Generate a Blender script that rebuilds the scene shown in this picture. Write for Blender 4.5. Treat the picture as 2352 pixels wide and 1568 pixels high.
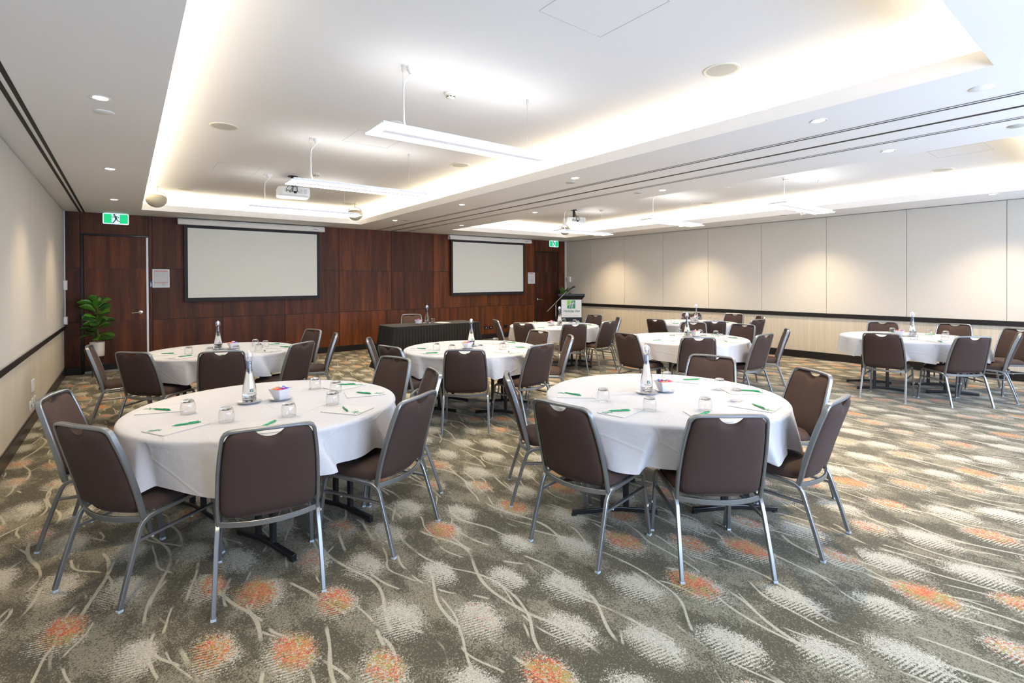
import bpy, math, random
from mathutils import Vector, Matrix
random.seed(7)
PI = math.pi
C = bpy.context.scene.collection
for o in list(bpy.data.objects): bpy.data.objects.remove(o)
sc = bpy.context.scene

# ------------------------------------------------------------------ camera, world, exposure
def basis(yaw, pitch, roll):
    F = Vector((math.sin(yaw)*math.cos(pitch), math.cos(yaw)*math.cos(pitch), -math.sin(pitch)))
    R = Vector((math.cos(yaw), -math.sin(yaw), 0)); U = R.cross(F)
    c, s = math.cos(roll), math.sin(roll)
    return F, c*R+s*U, -s*R+c*U
F_, R_, U_ = basis(math.radians(37.5549), math.radians(.33616), math.radians(-.27177))
cam = bpy.data.cameras.new('camera'); cam_o = bpy.data.objects.new('camera', cam); C.objects.link(cam_o)
cam.sensor_width = 36; cam.lens = 36*1155.231/2352; cam.shift_y = -(784-654.119)/2352
cam.clip_start = .05
cam_o.matrix_world = Matrix(((R_.x, U_.x, -F_.x, 0), (R_.y, U_.y, -F_.y, 0), (R_.z, U_.z, -F_.z, 1.53), (0, 0, 0, 1)))
sc.camera = cam_o
sc.view_settings.view_transform = 'Standard'; sc.view_settings.look = 'None'
sc.view_settings.gamma = 1; sc.view_settings.use_curve_mapping = False
sc.view_settings.exposure = 0.58
w = bpy.data.worlds.new('sky'); sc.world = w; w.use_nodes = True
bg = w.node_tree.nodes['Background']; bg.inputs[0].default_value = (.62, .78, 1, 1); bg.inputs[1].default_value = 2.0
sc.cycles.max_bounces = 8; sc.cycles.diffuse_bounces = 5; sc.cycles.glossy_bounces = 3
sc.cycles.transmission_bounces = 6; sc.cycles.transparent_max_bounces = 12
sc.cycles.sample_clamp_indirect = 4; sc.cycles.caustics_reflective = False; sc.cycles.caustics_refractive = False
sc.cycles.use_denoising = True

# room constants
XL, XR, YF, YB, ZC, ZU = -.82, 10.67, 11.2, -1.8, 2.75, 3.07
def area(name, loc, rot, sx, sy, power, col, spread=None):
    l = bpy.data.lights.new(name, 'AREA'); l.shape = 'RECTANGLE'; l.size = sx; l.size_y = sy
    l.energy = power; l.color = col
    if spread: l.spread = spread
    o = bpy.data.objects.new(name, l); C.objects.link(o); o.location = loc; o.rotation_euler = rot
    return o
WARM = (1, .84, .62); COOL = (.60, .73, 1)
OPEN = [(.22, 3.93, .6, 10.3), (6.04, 9.7, .75, 10.15)]     # the two ceiling coffers
COVE_W = 18                                                  # watts per metre of cove strip
for (x0, x1, y0, y1) in OPEN:
    d = .085; z = 2.838
    for n, loc, rot, L in (('cove', (x0-d, (y0+y1)/2, z), (PI, 0, PI/2), y1-y0), ('cove', (x1+d, (y0+y1)/2, z), (PI, 0, PI/2), y1-y0),
                        ('cove', ((x0+x1)/2, y0-d, z), (PI, 0, 0), x1-x0), ('cove', ((x0+x1)/2, y1+d, z), (PI, 0, 0), x1-x0)):
        area('cove_light', loc, rot, L, .05, COVE_W*L*.2, WARM)
# cool fill light from outside three assumed windows, added unseen behind the camera
ASSUMED_WIN = [(.5, 3.1), (4.0, 6.6), (7.5, 10.1)]
for a, b in ASSUMED_WIN:
    area('window_daylight', ((a+b)/2, YB-.25, 1.55), (PI/2, 0, 0), b-a, 1.9, 160, COOL)

# ------------------------------------------------------------------ helpers
def tag(o, label=None, cat=None, group=None, kind=None):
    for k, v in (('label', label), ('category', cat), ('group', group), ('kind', kind)):
        if v: o[k] = v
    return o
class MB:
    def __init__(s): s.v = []; s.f = []; s.m = []; s.mi = 0
    def add(s, vs, fs):
        b = len(s.v); s.v += [tuple(v) for v in vs]; s.f += [tuple(i+b for i in f) for f in fs]; s.m += [s.mi]*len(fs)
    def box(s, x0, x1, y0, y1, z0, z1):
        s.add([(x0,y0,z0),(x1,y0,z0),(x1,y1,z0),(x0,y1,z0),(x0,y0,z1),(x1,y0,z1),(x1,y1,z1),(x0,y1,z1)],
              [(0,3,2,1),(4,5,6,7),(0,1,5,4),(1,2,6,5),(2,3,7,6),(3,0,4,7)])
        return s
    def sweep(s, path, sec, ref=(1,0,0), closed=False, scale=None):
        P = [Vector(p) for p in path]; n = len(P); k = len(sec); ref = Vector(ref); vs = []
        for i in range(n):
            if closed: T = P[(i+1)%n]-P[i-1]
            else: T = P[min(i+1,n-1)]-P[max(i-1,0)]
            T.normalize(); r = ref
            if abs(r.dot(T)) > .98: r = Vector((0,1,0)) if abs(T.y) < .9 else Vector((0,0,1))
            S = r.cross(T).normalized(); N = T.cross(S)
            q = scale[i] if scale else 1
            vs += [P[i]+S*a*q+N*b*q for a, b in sec]
        fs = []
        for i in range(n if closed else n-1):
            for j in range(k):
                a = i*k+j; b = i*k+(j+1)%k; c = ((i+1)%n)*k+(j+1)%k; d = ((i+1)%n)*k+j
                fs.append((a,b,c,d))
        if not closed: fs += [tuple(range(k))[::-1], tuple(range((n-1)*k, n*k))]
        s.add(vs, fs); return s
    def tube(s, path, r, n=8, ref=(1,0,0), closed=False, scale=None):
        return s.sweep(path, [(r*math.cos(2*PI*i/n), r*math.sin(2*PI*i/n)) for i in range(n)], ref, closed, scale)
    def bar(s, path, w, h, ref=(1,0,0), ch=.15, closed=False):
        a, b = w/2, h/2; c = min(w,h)*ch
        return s.sweep(path, [(-a+c,-b),(a-c,-b),(a,-b+c),(a,b-c),(a-c,b),(-a+c,b),(-a,b-c),(-a,-b+c)], ref, closed)
    def lathe(s, prof, n=24, c=(0,0,0), sx=1, sy=1, cap=True):
        k = len(prof); vs = []
        for i in range(n):
            a = 2*PI*i/n
            vs += [(c[0]+r*math.cos(a)*sx, c[1]+r*math.sin(a)*sy, c[2]+z) for r, z in prof]
        fs = [(i*k+j, ((i+1)%n)*k+j, ((i+1)%n)*k+j+1, i*k+j+1) for i in range(n) for j in range(k-1)]
        if cap:
            if prof[0][0] > 1e-5: fs.append(tuple(i*k for i in range(n))[::-1])
            if prof[-1][0] > 1e-5: fs.append(tuple(i*k+k-1 for i in range(n)))
        s.add(vs, fs); return s
    def prism(s, pts, z0, z1):
        n = len(pts)
        s.add([(x,y,z0) for x,y in pts]+[(x,y,z1) for x,y in pts],
              [tuple(range(n))[::-1], tuple(range(n,2*n))]+[(i,(i+1)%n,n+(i+1)%n,n+i) for i in range(n)])
        return s
    def grid(s, fn, nu, nv, wrap=False):
        vs = [fn(i/(nu if wrap else nu-1), j/(nv-1)) for i in range(nu) for j in range(nv)]
        fs = []
        for i in range(nu if wrap else nu-1):
            for j in range(nv-1):
                a = i*nv+j; b = ((i+1)%nu)*nv+j; fs.append((a,b,b+1,a+1))
        s.add(vs, fs); return s
    def xf(s, M):
        s.v = [tuple(M@Vector(v)) for v in s.v]; return s
    def build(s, name, mats, parent=None, smooth=True, angle=35, bevel=0, sub=0, solid=0, merge=0):
        me = bpy.data.meshes.new(name); me.from_pydata(s.v, [], s.f)
        if not isinstance(mats, (list, tuple)): mats = [mats]
        for m in mats: me.materials.append(m)
        me.polygons.foreach_set('material_index', s.m)
        import bmesh
        b = bmesh.new(); b.from_mesh(me)
        bmesh.ops.remove_doubles(b, verts=b.verts, dist=merge or 1e-6)
        bmesh.ops.recalc_face_normals(b, faces=b.faces); b.to_mesh(me); b.free()
        me.validate()
        if smooth:
            me.shade_smooth(); me.set_sharp_from_angle(angle=math.radians(angle))
        o = bpy.data.objects.new(name, me); C.objects.link(o)
        if parent: o.parent = parent
        if bevel:
            m = o.modifiers.new('bevel', 'BEVEL'); m.width = bevel; m.segments = 2; m.limit_method = 'ANGLE'; m.harden_normals = False
        if sub:
            m = o.modifiers.new('sub', 'SUBSURF'); m.levels = sub; m.render_levels = sub
        if solid:
            m = o.modifiers.new('solid', 'SOLIDIFY'); m.thickness = solid
        return o
def empty(name, loc=(0,0,0), rz=0, label=None, cat=None, group=None):
    o = bpy.data.objects.new(name, None); C.objects.link(o); o.location = loc; o.rotation_euler.z = rz
    o.empty_display_size = .1
    return tag(o, label, cat, group)
KIDS = {}
def copy_tree(o, parent=None):
    c = o.copy(); C.objects.link(c); c.parent = parent
    for ch in o.children: copy_tree(ch, c)
    return c
def struct(name, mb, mat, **k): return tag(mb.build(name, mat, **k), kind='structure')
def arc(cx, cy, r, a0, a1, n): return [(cx+r*math.cos(math.radians(a0+(a1-a0)*i/n)), cy+r*math.sin(math.radians(a0+(a1-a0)*i/n))) for i in range(n+1)]
def rrect(x0, x1, y0, y1, r, n=4):
    return arc(x1-r,y0+r,r,-90,0,n)+arc(x1-r,y1-r,r,0,90,n)+arc(x0+r,y1-r,r,90,180,n)+arc(x0+r,y0+r,r,180,270,n)
def text_mb(body, size, shear=0, extrude=.0008, spacing=1, bold=0):
    cu = bpy.data.curves.new('lettering', 'FONT'); cu.body = body; cu.size = size; cu.shear = shear
    cu.extrude = extrude; cu.align_x = 'CENTER'; cu.align_y = 'CENTER'; cu.space_character = spacing; cu.resolution_u = 3; cu.offset = bold
    t = bpy.data.objects.new('lettering', cu); C.objects.link(t)
    dg = bpy.context.evaluated_depsgraph_get(); me = bpy.data.meshes.new_from_object(t.evaluated_get(dg))
    m = MB(); m.add([tuple(v.co) for v in me.vertices], [tuple(p.vertices) for p in me.polygons])
    bpy.data.objects.remove(t); bpy.data.meshes.remove(me)
    return m
# ------------------------------------------------------------------ materials
def mat(name, col, rough=.6, metal=0, spec=.5, emit=0, ecol=None, coat=0, sheen=0):
    m = bpy.data.materials.new(name); m.use_nodes = True; b = m.node_tree.nodes['Principled BSDF']
    b.inputs['Base Color'].default_value = (*col, 1); b.inputs['Roughness'].default_value = rough
    b.inputs['Metallic'].default_value = metal; b.inputs['Specular IOR Level'].default_value = spec
    b.inputs['Coat Weight'].default_value = coat; b.inputs['Sheen Weight'].default_value = sheen
    if emit:
        b.inputs['Emission Color'].default_value = (*(ecol or col), 1); b.inputs['Emission Strength'].default_value = emit
    return m
class G:
    """small node-graph helper"""
    def __init__(s, m): s.nt = m.node_tree; s.b = s.nt.nodes['Principled BSDF']
    def n(s, t, **k):
        nd = s.nt.nodes.new(t)
        for a, v in k.items(): setattr(nd, a, v)
        return nd
    def link(s, a, b): s.nt.links.new(a, b)
    def val(s, sock, v):
        if hasattr(v, 'is_output') or isinstance(v, bpy.types.NodeSocket): s.link(v, sock)
        else: sock.default_value = v
    def m(s, op, a, b=0, c=0, clamp=False):
        nd = s.n('ShaderNodeMath', operation=op, use_clamp=clamp)
        for i, v in enumerate((a, b, c)): s.val(nd.inputs[i], v)
        return nd.outputs[0]
    def mix(s, f, a, b, mode='MIX'):
        nd = s.n('ShaderNodeMix', data_type='RGBA', blend_type=mode); s.val(nd.inputs[0], f)
        for i, v in ((6, a), (7, b)): s.val(nd.inputs[i], (*v, 1) if isinstance(v, tuple) else v)
        return nd.outputs[2]
    def noise(s, vec, scale, detail=3, rough=.5, dist=0):
        nd = s.n('ShaderNodeTexNoise'); s.val(nd.inputs['Vector'], vec); nd.inputs['Scale'].default_value = scale
        nd.inputs['Detail'].default_value = detail; nd.inputs['Roughness'].default_value = rough; nd.inputs['Distortion'].default_value = dist
        return nd.outputs['Fac']
    def scale(s, vec, x, y, z):
        nd = s.n('ShaderNodeMapping'); s.link(vec, nd.inputs[0]); nd.inputs['Scale'].default_value = (x, y, z); return nd.outputs[0]
    def step(s, v, lo, hi):
        nd = s.n('ShaderNodeMapRange', interpolation_type='SMOOTHSTEP'); s.val(nd.inputs[0], v)
        s.val(nd.inputs[1], lo); s.val(nd.inputs[2], hi); return nd.outputs[0]
    def bump(s, h, strength, dist=.01):
        nd = s.n('ShaderNodeBump'); nd.inputs['Strength'].default_value = strength; nd.inputs['Distance'].default_value = dist
        s.link(h, nd.inputs['Height']); s.link(nd.outputs[0], s.b.inputs['Normal'])
    def obj(s): return s.n('ShaderNodeTexCoord').outputs['Object']

def fabric(name, col, scale=450, var=.35, bump=.25, rough=.85, sheen=.15):
    m = mat(name, col, rough, spec=.25, sheen=sheen); g = G(m); p = g.obj()
    n = g.noise(p, scale, 2); n2 = g.noise(p, 6, 2)
    f = g.m('ADD', g.m('MULTIPLY', g.m('SUBTRACT', n, .5), var*1.6), g.m('MULTIPLY', g.m('SUBTRACT', n2, .5), .15))
    c = g.mix(1, col, g.n('ShaderNodeRGB').outputs[0], 'MULTIPLY')
    hs = g.n('ShaderNodeHueSaturation'); hs.inputs['Color'].default_value = (*col, 1); g.link(g.m('ADD', f, 1), hs.inputs['Value'])
    g.link(hs.outputs[0], g.b.inputs['Base Color']); g.bump(n, bump, .002)
    return m
M = {}
M['chair_fabric'] = fabric('chair_fabric', (.052, .032, .026), 500, .35, sheen=.02)
M['silver'] = mat('silver_frame', (.27, .285, .295), .33, .8)
g = G(M['silver']); g.link(g.step(g.noise(g.obj(), 900, 1), .2, .8), g.b.inputs['Coat Weight']); g.b.inputs['Coat Weight'].default_value = .1
g.nt.links.remove(g.b.inputs['Coat Weight'].links[0])
M['cap'] = mat('foot_cap', (.42, .48, .52), .3)
M['stud'] = mat('white_stud', (.8, .8, .78), .35)
M['black_metal'] = mat('black_metal', (.012, .012, .014), .3, 0, .5)
M['white_cloth'] = mat('white_cloth', (.55, .55, .565), .8, spec=.2, sheen=.1)
g = G(M['white_cloth']); p = g.obj()
vo = g.n('ShaderNodeTexVoronoi', feature='DISTANCE_TO_EDGE'); g.link(p, vo.inputs['Vector']); vo.inputs['Scale'].default_value = 2.6
crease = g.m('SUBTRACT', 1, g.step(vo.outputs['Distance'], 0, .03))
g.bump(g.m('ADD', g.m('ADD', g.m('MULTIPLY', g.noise(p, 700, 1), .5), g.m('MULTIPLY', crease, 1.2)), g.m('MULTIPLY', g.noise(p, 4.5, 3, .55, .6), 9)), .30, .004)
M['paper'] = mat('paper', (.575, .572, .575), .6, spec=.3)
M['green'] = mat('green_print', (.012, .22, .105), .45)
M['green_light'] = mat('light_green_print', (.25, .55, .05), .45)
M['dark_green'] = mat('dark_green_print', (.008, .12, .085), .4)
M['pen_green'] = mat('pen_green', (.01, .26, .09), .25)
M['china'] = mat('white_china', (.66, .67, .70), .15, spec=.6, coat=.3)
M['ceil'] = mat('ceiling_paint', (.85, .845, .835), .9, spec=.2)
M['white'] = mat('white_plastic', (.8, .8, .78), .35)
M['offwhite'] = mat('offwhite_plastic', (.72, .7, .62), .4)
M['beige'] = mat('beige_plastic', (.5, .45, .33), .45)
M['grille'] = mat('speaker_grille', (.5, .5, .45), .7)
M['rim'] = mat('speaker_rim', (.74, .72, .62), .5)
M['dark'] = mat('dark_gap', (.006, .005, .005), .6)
M['black'] = mat('black_paint', (.010, .009, .010), .35, spec=.5)
M['black_plastic'] = mat('black_plastic', (.008, .008, .009), .4, spec=.35)
M['alu'] = mat('aluminium', (.6, .6, .6), .3, .85)
M['chrome'] = mat('chrome', (.75, .75, .75), .15, 1)
M['screen'] = mat('screen_fabric', (.74, .735, .66), .85, spec=.1)
M['screen_border'] = mat('screen_border', (.012, .011, .012), .7)
M['case'] = mat('screen_case', (.80, .77, .70), .4)
M['lamp'] = mat('lamp_diffuser', (.9, .9, .9), .5, emit=14, ecol=(1, .97, .92))
M['lamp_top'] = mat('lamp_uplight', (.9, .9, .9), .5, emit=2.3, ecol=(1, .98, .95))
M['lamp_body'] = mat('lamp_body', (.75, .75, .78), .4)
M['lamp_slot'] = mat('lamp_slot', (.5, .48, .52), .5, emit=.38, ecol=(.85, .82, .95))
M['bulb'] = mat('downlight_lens', (1, .9, .75), .4, emit=12, ecol=(1, .9, .75))
M['red'] = mat('red_print', (.55, .05, .04), .5)
M['grey_print'] = mat('grey_print', (.3, .3, .32), .6)
M['navy'] = mat('navy_plate', (.02, .03, .07), .4)
M['exit_green'] = mat('exit_green', (.0, .33, .12), .4, emit=.75, ecol=(.0, .5, .17))
M['exit_white'] = mat('exit_white', (.7, .75, .8), .4, emit=.45, ecol=(.85, .95, 1))
M['exit_dark'] = mat('exit_figure', (.0, .10, .09), .4, emit=.1, ecol=(0, .25, .2))
M['pot'] = mat('pot_ceramic', (.70, .66, .58), .5)
M['soil'] = mat('soil', (.03, .02, .012), .95)
M['stem'] = mat('plant_stem', (.16, .10, .045), .7)
M['water'] = mat('bottle_glass', (1, 1, 1), .02)
for nm, colr in (('red_wrap', (.75, .04, .05)), ('blue_wrap', (.02, .12, .62)), ('orange_wrap', (.85, .25, .08)), ('purple_wrap', (.4, .03, .4)), ('cream_wrap', (.8, .6, .45))):
    M[nm] = mat(nm, colr, .28, spec=.6)
# thin clear glass
def thin_glass(name, tint, ior=1.45, rough=.01, base=.03):
    m = bpy.data.materials.new(name); m.use_nodes = True; nt = m.node_tree; nt.nodes.clear()
    out = nt.nodes.new('ShaderNodeOutputMaterial'); mx = nt.nodes.new('ShaderNodeMixShader')
    tr = nt.nodes.new('ShaderNodeBsdfTransparent'); tr.inputs[0].default_value = (*tint, 1)
    gl = nt.nodes.new('ShaderNodeBsdfGlossy'); gl.inputs['Roughness'].default_value = rough
    lw = nt.nodes.new('ShaderNodeLayerWeight'); lw.inputs[0].default_value = .35
    mr = nt.nodes.new('ShaderNodeMapRange'); mr.inputs[3].default_value = base; mr.inputs[4].default_value = .75
    pw = nt.nodes.new('ShaderNodeMath'); pw.operation = 'POWER'; pw.inputs[1].default_value = 1.6
    nt.links.new(lw.outputs['Facing'], pw.inputs[0]); nt.links.new(pw.outputs[0], mr.inputs[0]); nt.links.new(mr.outputs[0], mx.inputs[0])
    nt.links.new(tr.outputs[0], mx.inputs[1]); nt.links.new(gl.outputs[0], mx.inputs[2]); nt.links.new(mx.outputs[0], out.inputs[0])
    return m
M['glass'] = thin_glass('clear_glass', (.965, .97, .975), base=.04)
M['bottle'] = thin_glass('bottle_glass_clear', (.96, .97, .98), base=.06)
M['neck'] = thin_glass('bottle_neck_glass', (.45, .5, .62), base=.12)
m = bpy.data.materials.new('thick_glass'); m.use_nodes = True; b = m.node_tree.nodes['Principled BSDF']
b.inputs['Transmission Weight'].default_value = 1; b.inputs['Roughness'].default_value = .02; b.inputs['IOR'].default_value = 1.5
b.inputs['Base Color'].default_value = (.85, .88, .9, 1); M['thick_glass'] = m
m = bpy.data.materials.new('still_water'); m.use_nodes = True; b = m.node_tree.nodes['Principled BSDF']
b.inputs['Transmission Weight'].default_value = 1; b.inputs['Roughness'].default_value = .0; b.inputs['IOR'].default_value = 1.34
b.inputs['Base Color'].default_value = (.97, .985, 1, 1); M['still_water'] = m
# panes of the assumed windows behind the camera
M['pane'] = thin_glass('window_pane', (.97, .98, .98))
# black pleated cloth
M['black_cloth'] = fabric('black_cloth', (.013, .012, .011), 600, .2, .15, .8, .05)

def make_wood(name):
    m = mat(name, (.1, .03, .012), .5, spec=.22); g = G(m); p = g.obj()
    at = g.n('ShaderNodeAttribute', attribute_name='tone').outputs['Fac']
    off = g.n('ShaderNodeVectorMath', operation='ADD'); g.link(p, off.inputs[0])
    cb = g.n('ShaderNodeCombineXYZ'); g.link(g.m('MULTIPLY', at, 37), cb.inputs[0]); g.link(g.m('MULTIPLY', at, 11), cb.inputs[2]); g.link(cb.outputs[0], off.inputs[1])
    q = off.outputs[0]
    broad = g.noise(g.scale(q, 1, 1, .07), 7.5, 4, .55, .25)
    fine = g.noise(g.scale(q, 1, 1, .05), 60, 3, .6)
    fleck = g.noise(g.scale(q, 1, 1, .3), 260, 2)
    f = g.m('ADD', g.m('MULTIPLY', broad, .95), g.m('ADD', g.m('MULTIPLY', fine, .4), g.m('MULTIPLY', fleck, .25)))
    f = g.m('ADD', g.m('SUBTRACT', f, .38), g.m('MULTIPLY', g.m('SUBTRACT', at, .5), .5))
    r = g.n('ShaderNodeValToRGB'); g.link(f, r.inputs[0]); e = r.color_ramp
    e.elements[0].position = .12; e.elements[0].color = (.030, .0105, .0055, 1)
    e.elements[1].position = .75; e.elements[1].color = (.215, .060, .014, 1)
    x = e.elements.new(.42); x.color = (.088, .026, .0095, 1)
    g.link(r.outputs[0], g.b.inputs['Base Color']); g.bump(fine, .08, .002)
    return m
M['wood'] = make_wood('veneer')
def make_fabric_wall(name, c0, c1, stripes):
    m = mat(name, c0, .9, spec=.15); g = G(m); p = g.obj()
    if stripes:
        n = g.noise(g.scale(p, 1, 1, .01), 70, 2, .7); n2 = g.noise(g.scale(p, 1, 1, .02), 9, 2)
        f = g.step(g.m('ADD', g.m('MULTIPLY', n, .7), g.m('MULTIPLY', n2, .3)), .3, .7)
    else:
        f = g.m('ADD', g.m('MULTIPLY', g.noise(g.scale(p, .3, .3, 1), 160, 2), .6), g.m('MULTIPLY', g.noise(p, 350, 1), .4))
    g.link(g.mix(f, c0, c1), g.b.inputs['Base Color']); g.bump(f, .1, .002)
    return m
M['panel'] = make_fabric_wall('wall_fabric', (.52, .49, .43), (.64, .61, .55), False)
M['stripe'] = make_fabric_wall('wall_stripe', (.50, .445, .35), (.60, .545, .45), True)

def make_carpet():
    m = mat('carpet', (.1, .1, .08), .95, spec=.1, sheen=.1); g = G(m); p = g.obj()
    sep = g.n('ShaderNodeSeparateXYZ'); g.link(p, sep.inputs[0]); X, Y = sep.outputs[0], sep.outputs[1]
    def vor(vec, sc_, rand=1):
        vo = g.n('ShaderNodeTexVoronoi', voronoi_dimensions='2D', feature='F1'); g.link(vec, vo.inputs['Vector'])
        vo.inputs['Scale'].default_value = sc_; vo.inputs['Randomness'].default_value = rand
        c_ = g.n('ShaderNodeSeparateColor'); g.link(vo.outputs['Color'], c_.inputs[0]); return vo, c_.outputs
    # cut-pile tufts, about 5 mm: each one random value triple
    _, (t1, t2, t3) = vor(p, 300)
    _, (u1, u2, u3) = vor(p, 165)
    # centred lattice of leaf-shaped spots
    s = 1/.36; c = math.cos(PI/4)
    U = g.m('MULTIPLY', g.m('ADD', X, Y), c*s); V = g.m('MULTIPLY', g.m('SUBTRACT', Y, X), c*s)
    cb = g.n('ShaderNodeCombineXYZ'); g.link(U, cb.inputs[0]); g.link(V, cb.inputs[1])
    vo, (rnd, rnd2, rnd3) = vor(cb.outputs[0], 1, .38)
    ps = g.n('ShaderNodeSeparateXYZ'); g.link(vo.outputs['Position'], ps.inputs[0])
    du = g.m('SUBTRACT', U, ps.outputs[0]); dv = g.m('SUBTRACT', V, ps.outputs[1])
    dx = g.m('MULTIPLY', g.m('SUBTRACT', du, dv), c/s); dy = g.m('MULTIPLY', g.m('ADD', du, dv), c/s)
    sz = g.m('ADD', .9, g.m('MULTIPLY', rnd2, .3))
    ex = g.m('DIVIDE', dx, g.m('MULTIPLY', sz, .120)); ey = g.m('DIVIDE', dy, g.m('MULTIPLY', sz, .178))
    r2 = g.m('SQRT', g.m('ADD', g.m('MULTIPLY', ex, ex), g.m('MULTIPLY', ey, ey)))
    r2 = g.m('ADD', r2, g.m('MULTIPLY', g.m('SUBTRACT', g.noise(p, 11, 2), .5), .45))
    body = g.m('SUBTRACT', 1, g.step(r2, .35, 1.12))
    rowc = g.m('ADD', g.m('MULTIPLY', g.m('ADD', Y, g.m('MULTIPLY', X, .25)), 2*PI/.0165), g.m('MULTIPLY', g.noise(p, 22, 1), 2.5))
    row = g.m('ADD', g.m('MULTIPLY', g.m('SINE', rowc), .5), .5)
    tail = g.step(g.m('ADD', ex, g.m('MULTIPLY', ey, .5)), .55, -.55)
    dens = g.m('MULTIPLY', body, g.m('SUBTRACT', 1.0, g.m('MULTIPLY', g.m('MULTIPLY', tail, row), .85)))
    dens = g.m('MULTIPLY', dens, .90)
    spot = g.step(g.m('SUBTRACT', dens, g.m('ADD', g.m('MULTIPLY', t1, .6), g.m('MULTIPLY', u1, .4))), -.16, .10)
    # ground: olive grey, heathered with paler tufts in drifting patches
    n1 = g.noise(g.scale(p, 1.3, .7, 1), 3.6, 3, .6)
    hp = g.m('ADD', .16, g.m('MULTIPLY', g.step(n1, .40, .62), .50))
    heath = g.step(g.m('SUBTRACT', hp, g.m('ADD', g.m('MULTIPLY', t2, .55), g.m('MULTIPLY', u2, .45))), -.15, .12)
    ground = g.mix(heath, (.078, .070, .042), (.225, .205, .142))
    def vine(period, amp, freq, ph, width, seed):
        yy = g.m('ADD', Y, g.m('MULTIPLY', g.noise(g.scale(p, .6, .6, 1), 1.3+seed*.2, 2), 1.0))
        w1 = g.m('MULTIPLY', g.m('SINE', g.m('ADD', g.m('MULTIPLY', yy, freq), ph)), amp)
        q = g.m('DIVIDE', g.m('ADD', X, w1), period)
        fr = g.m('ABSOLUTE', g.m('SUBTRACT', g.m('FRACT', q), .5))
        d = g.m('MULTIPLY', fr, period)
        wd = g.m('MULTIPLY', width, g.m('ADD', .55, g.noise(p, 9+seed, 1)))
        gate = g.step(g.noise(g.scale(p, 1, .8, 1), 2.6+seed, 1), .47, .53)
        return g.m('MULTIPLY', g.m('SUBTRACT', 1, g.step(g.m('DIVIDE', d, wd), .6, 1.1)), gate)
    v = g.m('MAXIMUM', vine(.27, .055, 6.0, 0, .0092, 0), g.m('MAXIMUM', vine(.31, .10, 3.8, 1.7, .0072, 1.3), g.m('MAXIMUM', vine(.37, -.12, 4.4, 3.9, .007, 2.1), vine(.33, -.05, 7.2, .9, .006, 3.3))))
    v = g.m('MULTIPLY', v, g.m('ADD', .55, g.m('MULTIPLY', t3, .45)))
    col = g.mix(v, ground, (.47, .435, .33))
    pale = g.mix(t3, (.31, .285, .215), (.56, .53, .44))
    warm = g.mix(g.m('GREATER_THAN', u3, .55), (.58, .20, .07), (.48, .09, .06))
    hueb = g.noise(p, 13, 2)
    warm = g.mix(g.m('GREATER_THAN', g.m('ADD', t2, g.m('MULTIPLY', g.m('SUBTRACT', hueb, .5), 2.2)), .66), warm, (.27, .29, .08))
    ce = g.m('SQRT', g.m('ADD', g.m('POWER', g.m('ADD', ex, g.m('SUBTRACT', g.m('MULTIPLY', rnd3, .5), .4)), 2), g.m('POWER', g.m('SUBTRACT', ey, .12), 2)))
    cd = g.m('MULTIPLY', g.m('SUBTRACT', 1, g.step(ce, .35, .95)), g.step(rnd, .50, .52))
    cd = g.m('MULTIPLY', cd, g.m('ADD', .42, g.m('MULTIPLY', rnd2, .40)))
    core = g.m('GREATER_THAN', cd, g.m('ADD', g.m('MULTIPLY', t1, .35), g.m('MULTIPLY', u2, .65)))
    col = g.mix(spot, col, g.mix(core, pale, warm))
    g.link(col, g.b.inputs['Base Color']); g.bump(t1, .25, .003)
    return m
M['carpet'] = make_carpet()
M['seam'] = mat('panel_seam', (.36, .29, .19), .8)
def make_leaf():
    m = mat('leaf', (.03, .12, .015), .3, spec=.6); g = G(m)
    at = g.n('ShaderNodeAttribute', attribute_name='tone').outputs['Fac']
    n = g.noise(g.obj(), 30, 2)
    g.link(g.mix(g.m('ADD', g.m('MULTIPLY', at, .8), g.m('MULTIPLY', n, .2)), (.010, .045, .010), (.10, .27, .025)), g.b.inputs['Base Color'])
    return m
M['leaf'] = make_leaf()

# ------------------------------------------------------------------ room shell
m_ = MB().box(XL-.1, XR+.1, YB-.1, YF+.1, -.08, 0); struct('floor', m_, M['carpet'], smooth=False)
cl = MB()
SL = [(-.612, -.584), (-.560, -.532), (4.612, 4.632), (4.662, 4.682), (4.98, 5.03), (5.318, 5.338), (5.368, 5.388)]
spans = [(XL, -.612), (-.584, -.560), (-.532, .22), (.22, 3.93), (3.93, 4.612), (4.632, 4.662), (4.682, 4.98), (5.03, 5.318), (5.338, 5.368), (5.388, 6.04), (6.04, 9.7), (9.7, XR)]
for a, b in spans:
    h = [o for o in OPEN if abs(o[0]-a) < 1e-6]
    ys = [(YB, h[0][2]), (h[0][3], YF)] if h else [(YB, YF)]
    for y0, y1 in ys: cl.box(a, b, y0, y1, ZC, ZC+.03)
for (x0, x1, y0, y1) in OPEN:
    t = .02; d = .15
    for bx in ((x0-t, x0, y0-t, y1+t), (x1, x1+t, y0-t, y1+t), (x0, x1, y0-t, y0), (x0, x1, y1, y1+t)): cl.box(*bx, ZC+.03, ZC+.105)
    for bx in ((x0-d-.05, x0-d, y0-d-.05, y1+d+.05), (x1+d, x1+d+.05, y0-d-.05, y1+d+.05), (x0-d, x1+d, y0-d-.05, y0-d), (x0-d, x1+d, y1+d, y1+d+.05)): cl.box(*bx, ZC+.03, ZU)
    cl.box(x0-d-.05, x1+d+.05, y0-d-.05, y1+d+.05, ZU, ZU+.08)
struct('ceiling', cl, M['ceil'], smooth=False)
sl = MB()
for a, b in SL: sl.box(a+.0002, b-.0002, YB, YF-.03, ZC-.001, ZC+.06)
struct('trim_9', sl, M['dark'], smooth=False)          # flush black fill, paints the shade inside the wall-track grooves and air slots
tr = MB()
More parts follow.
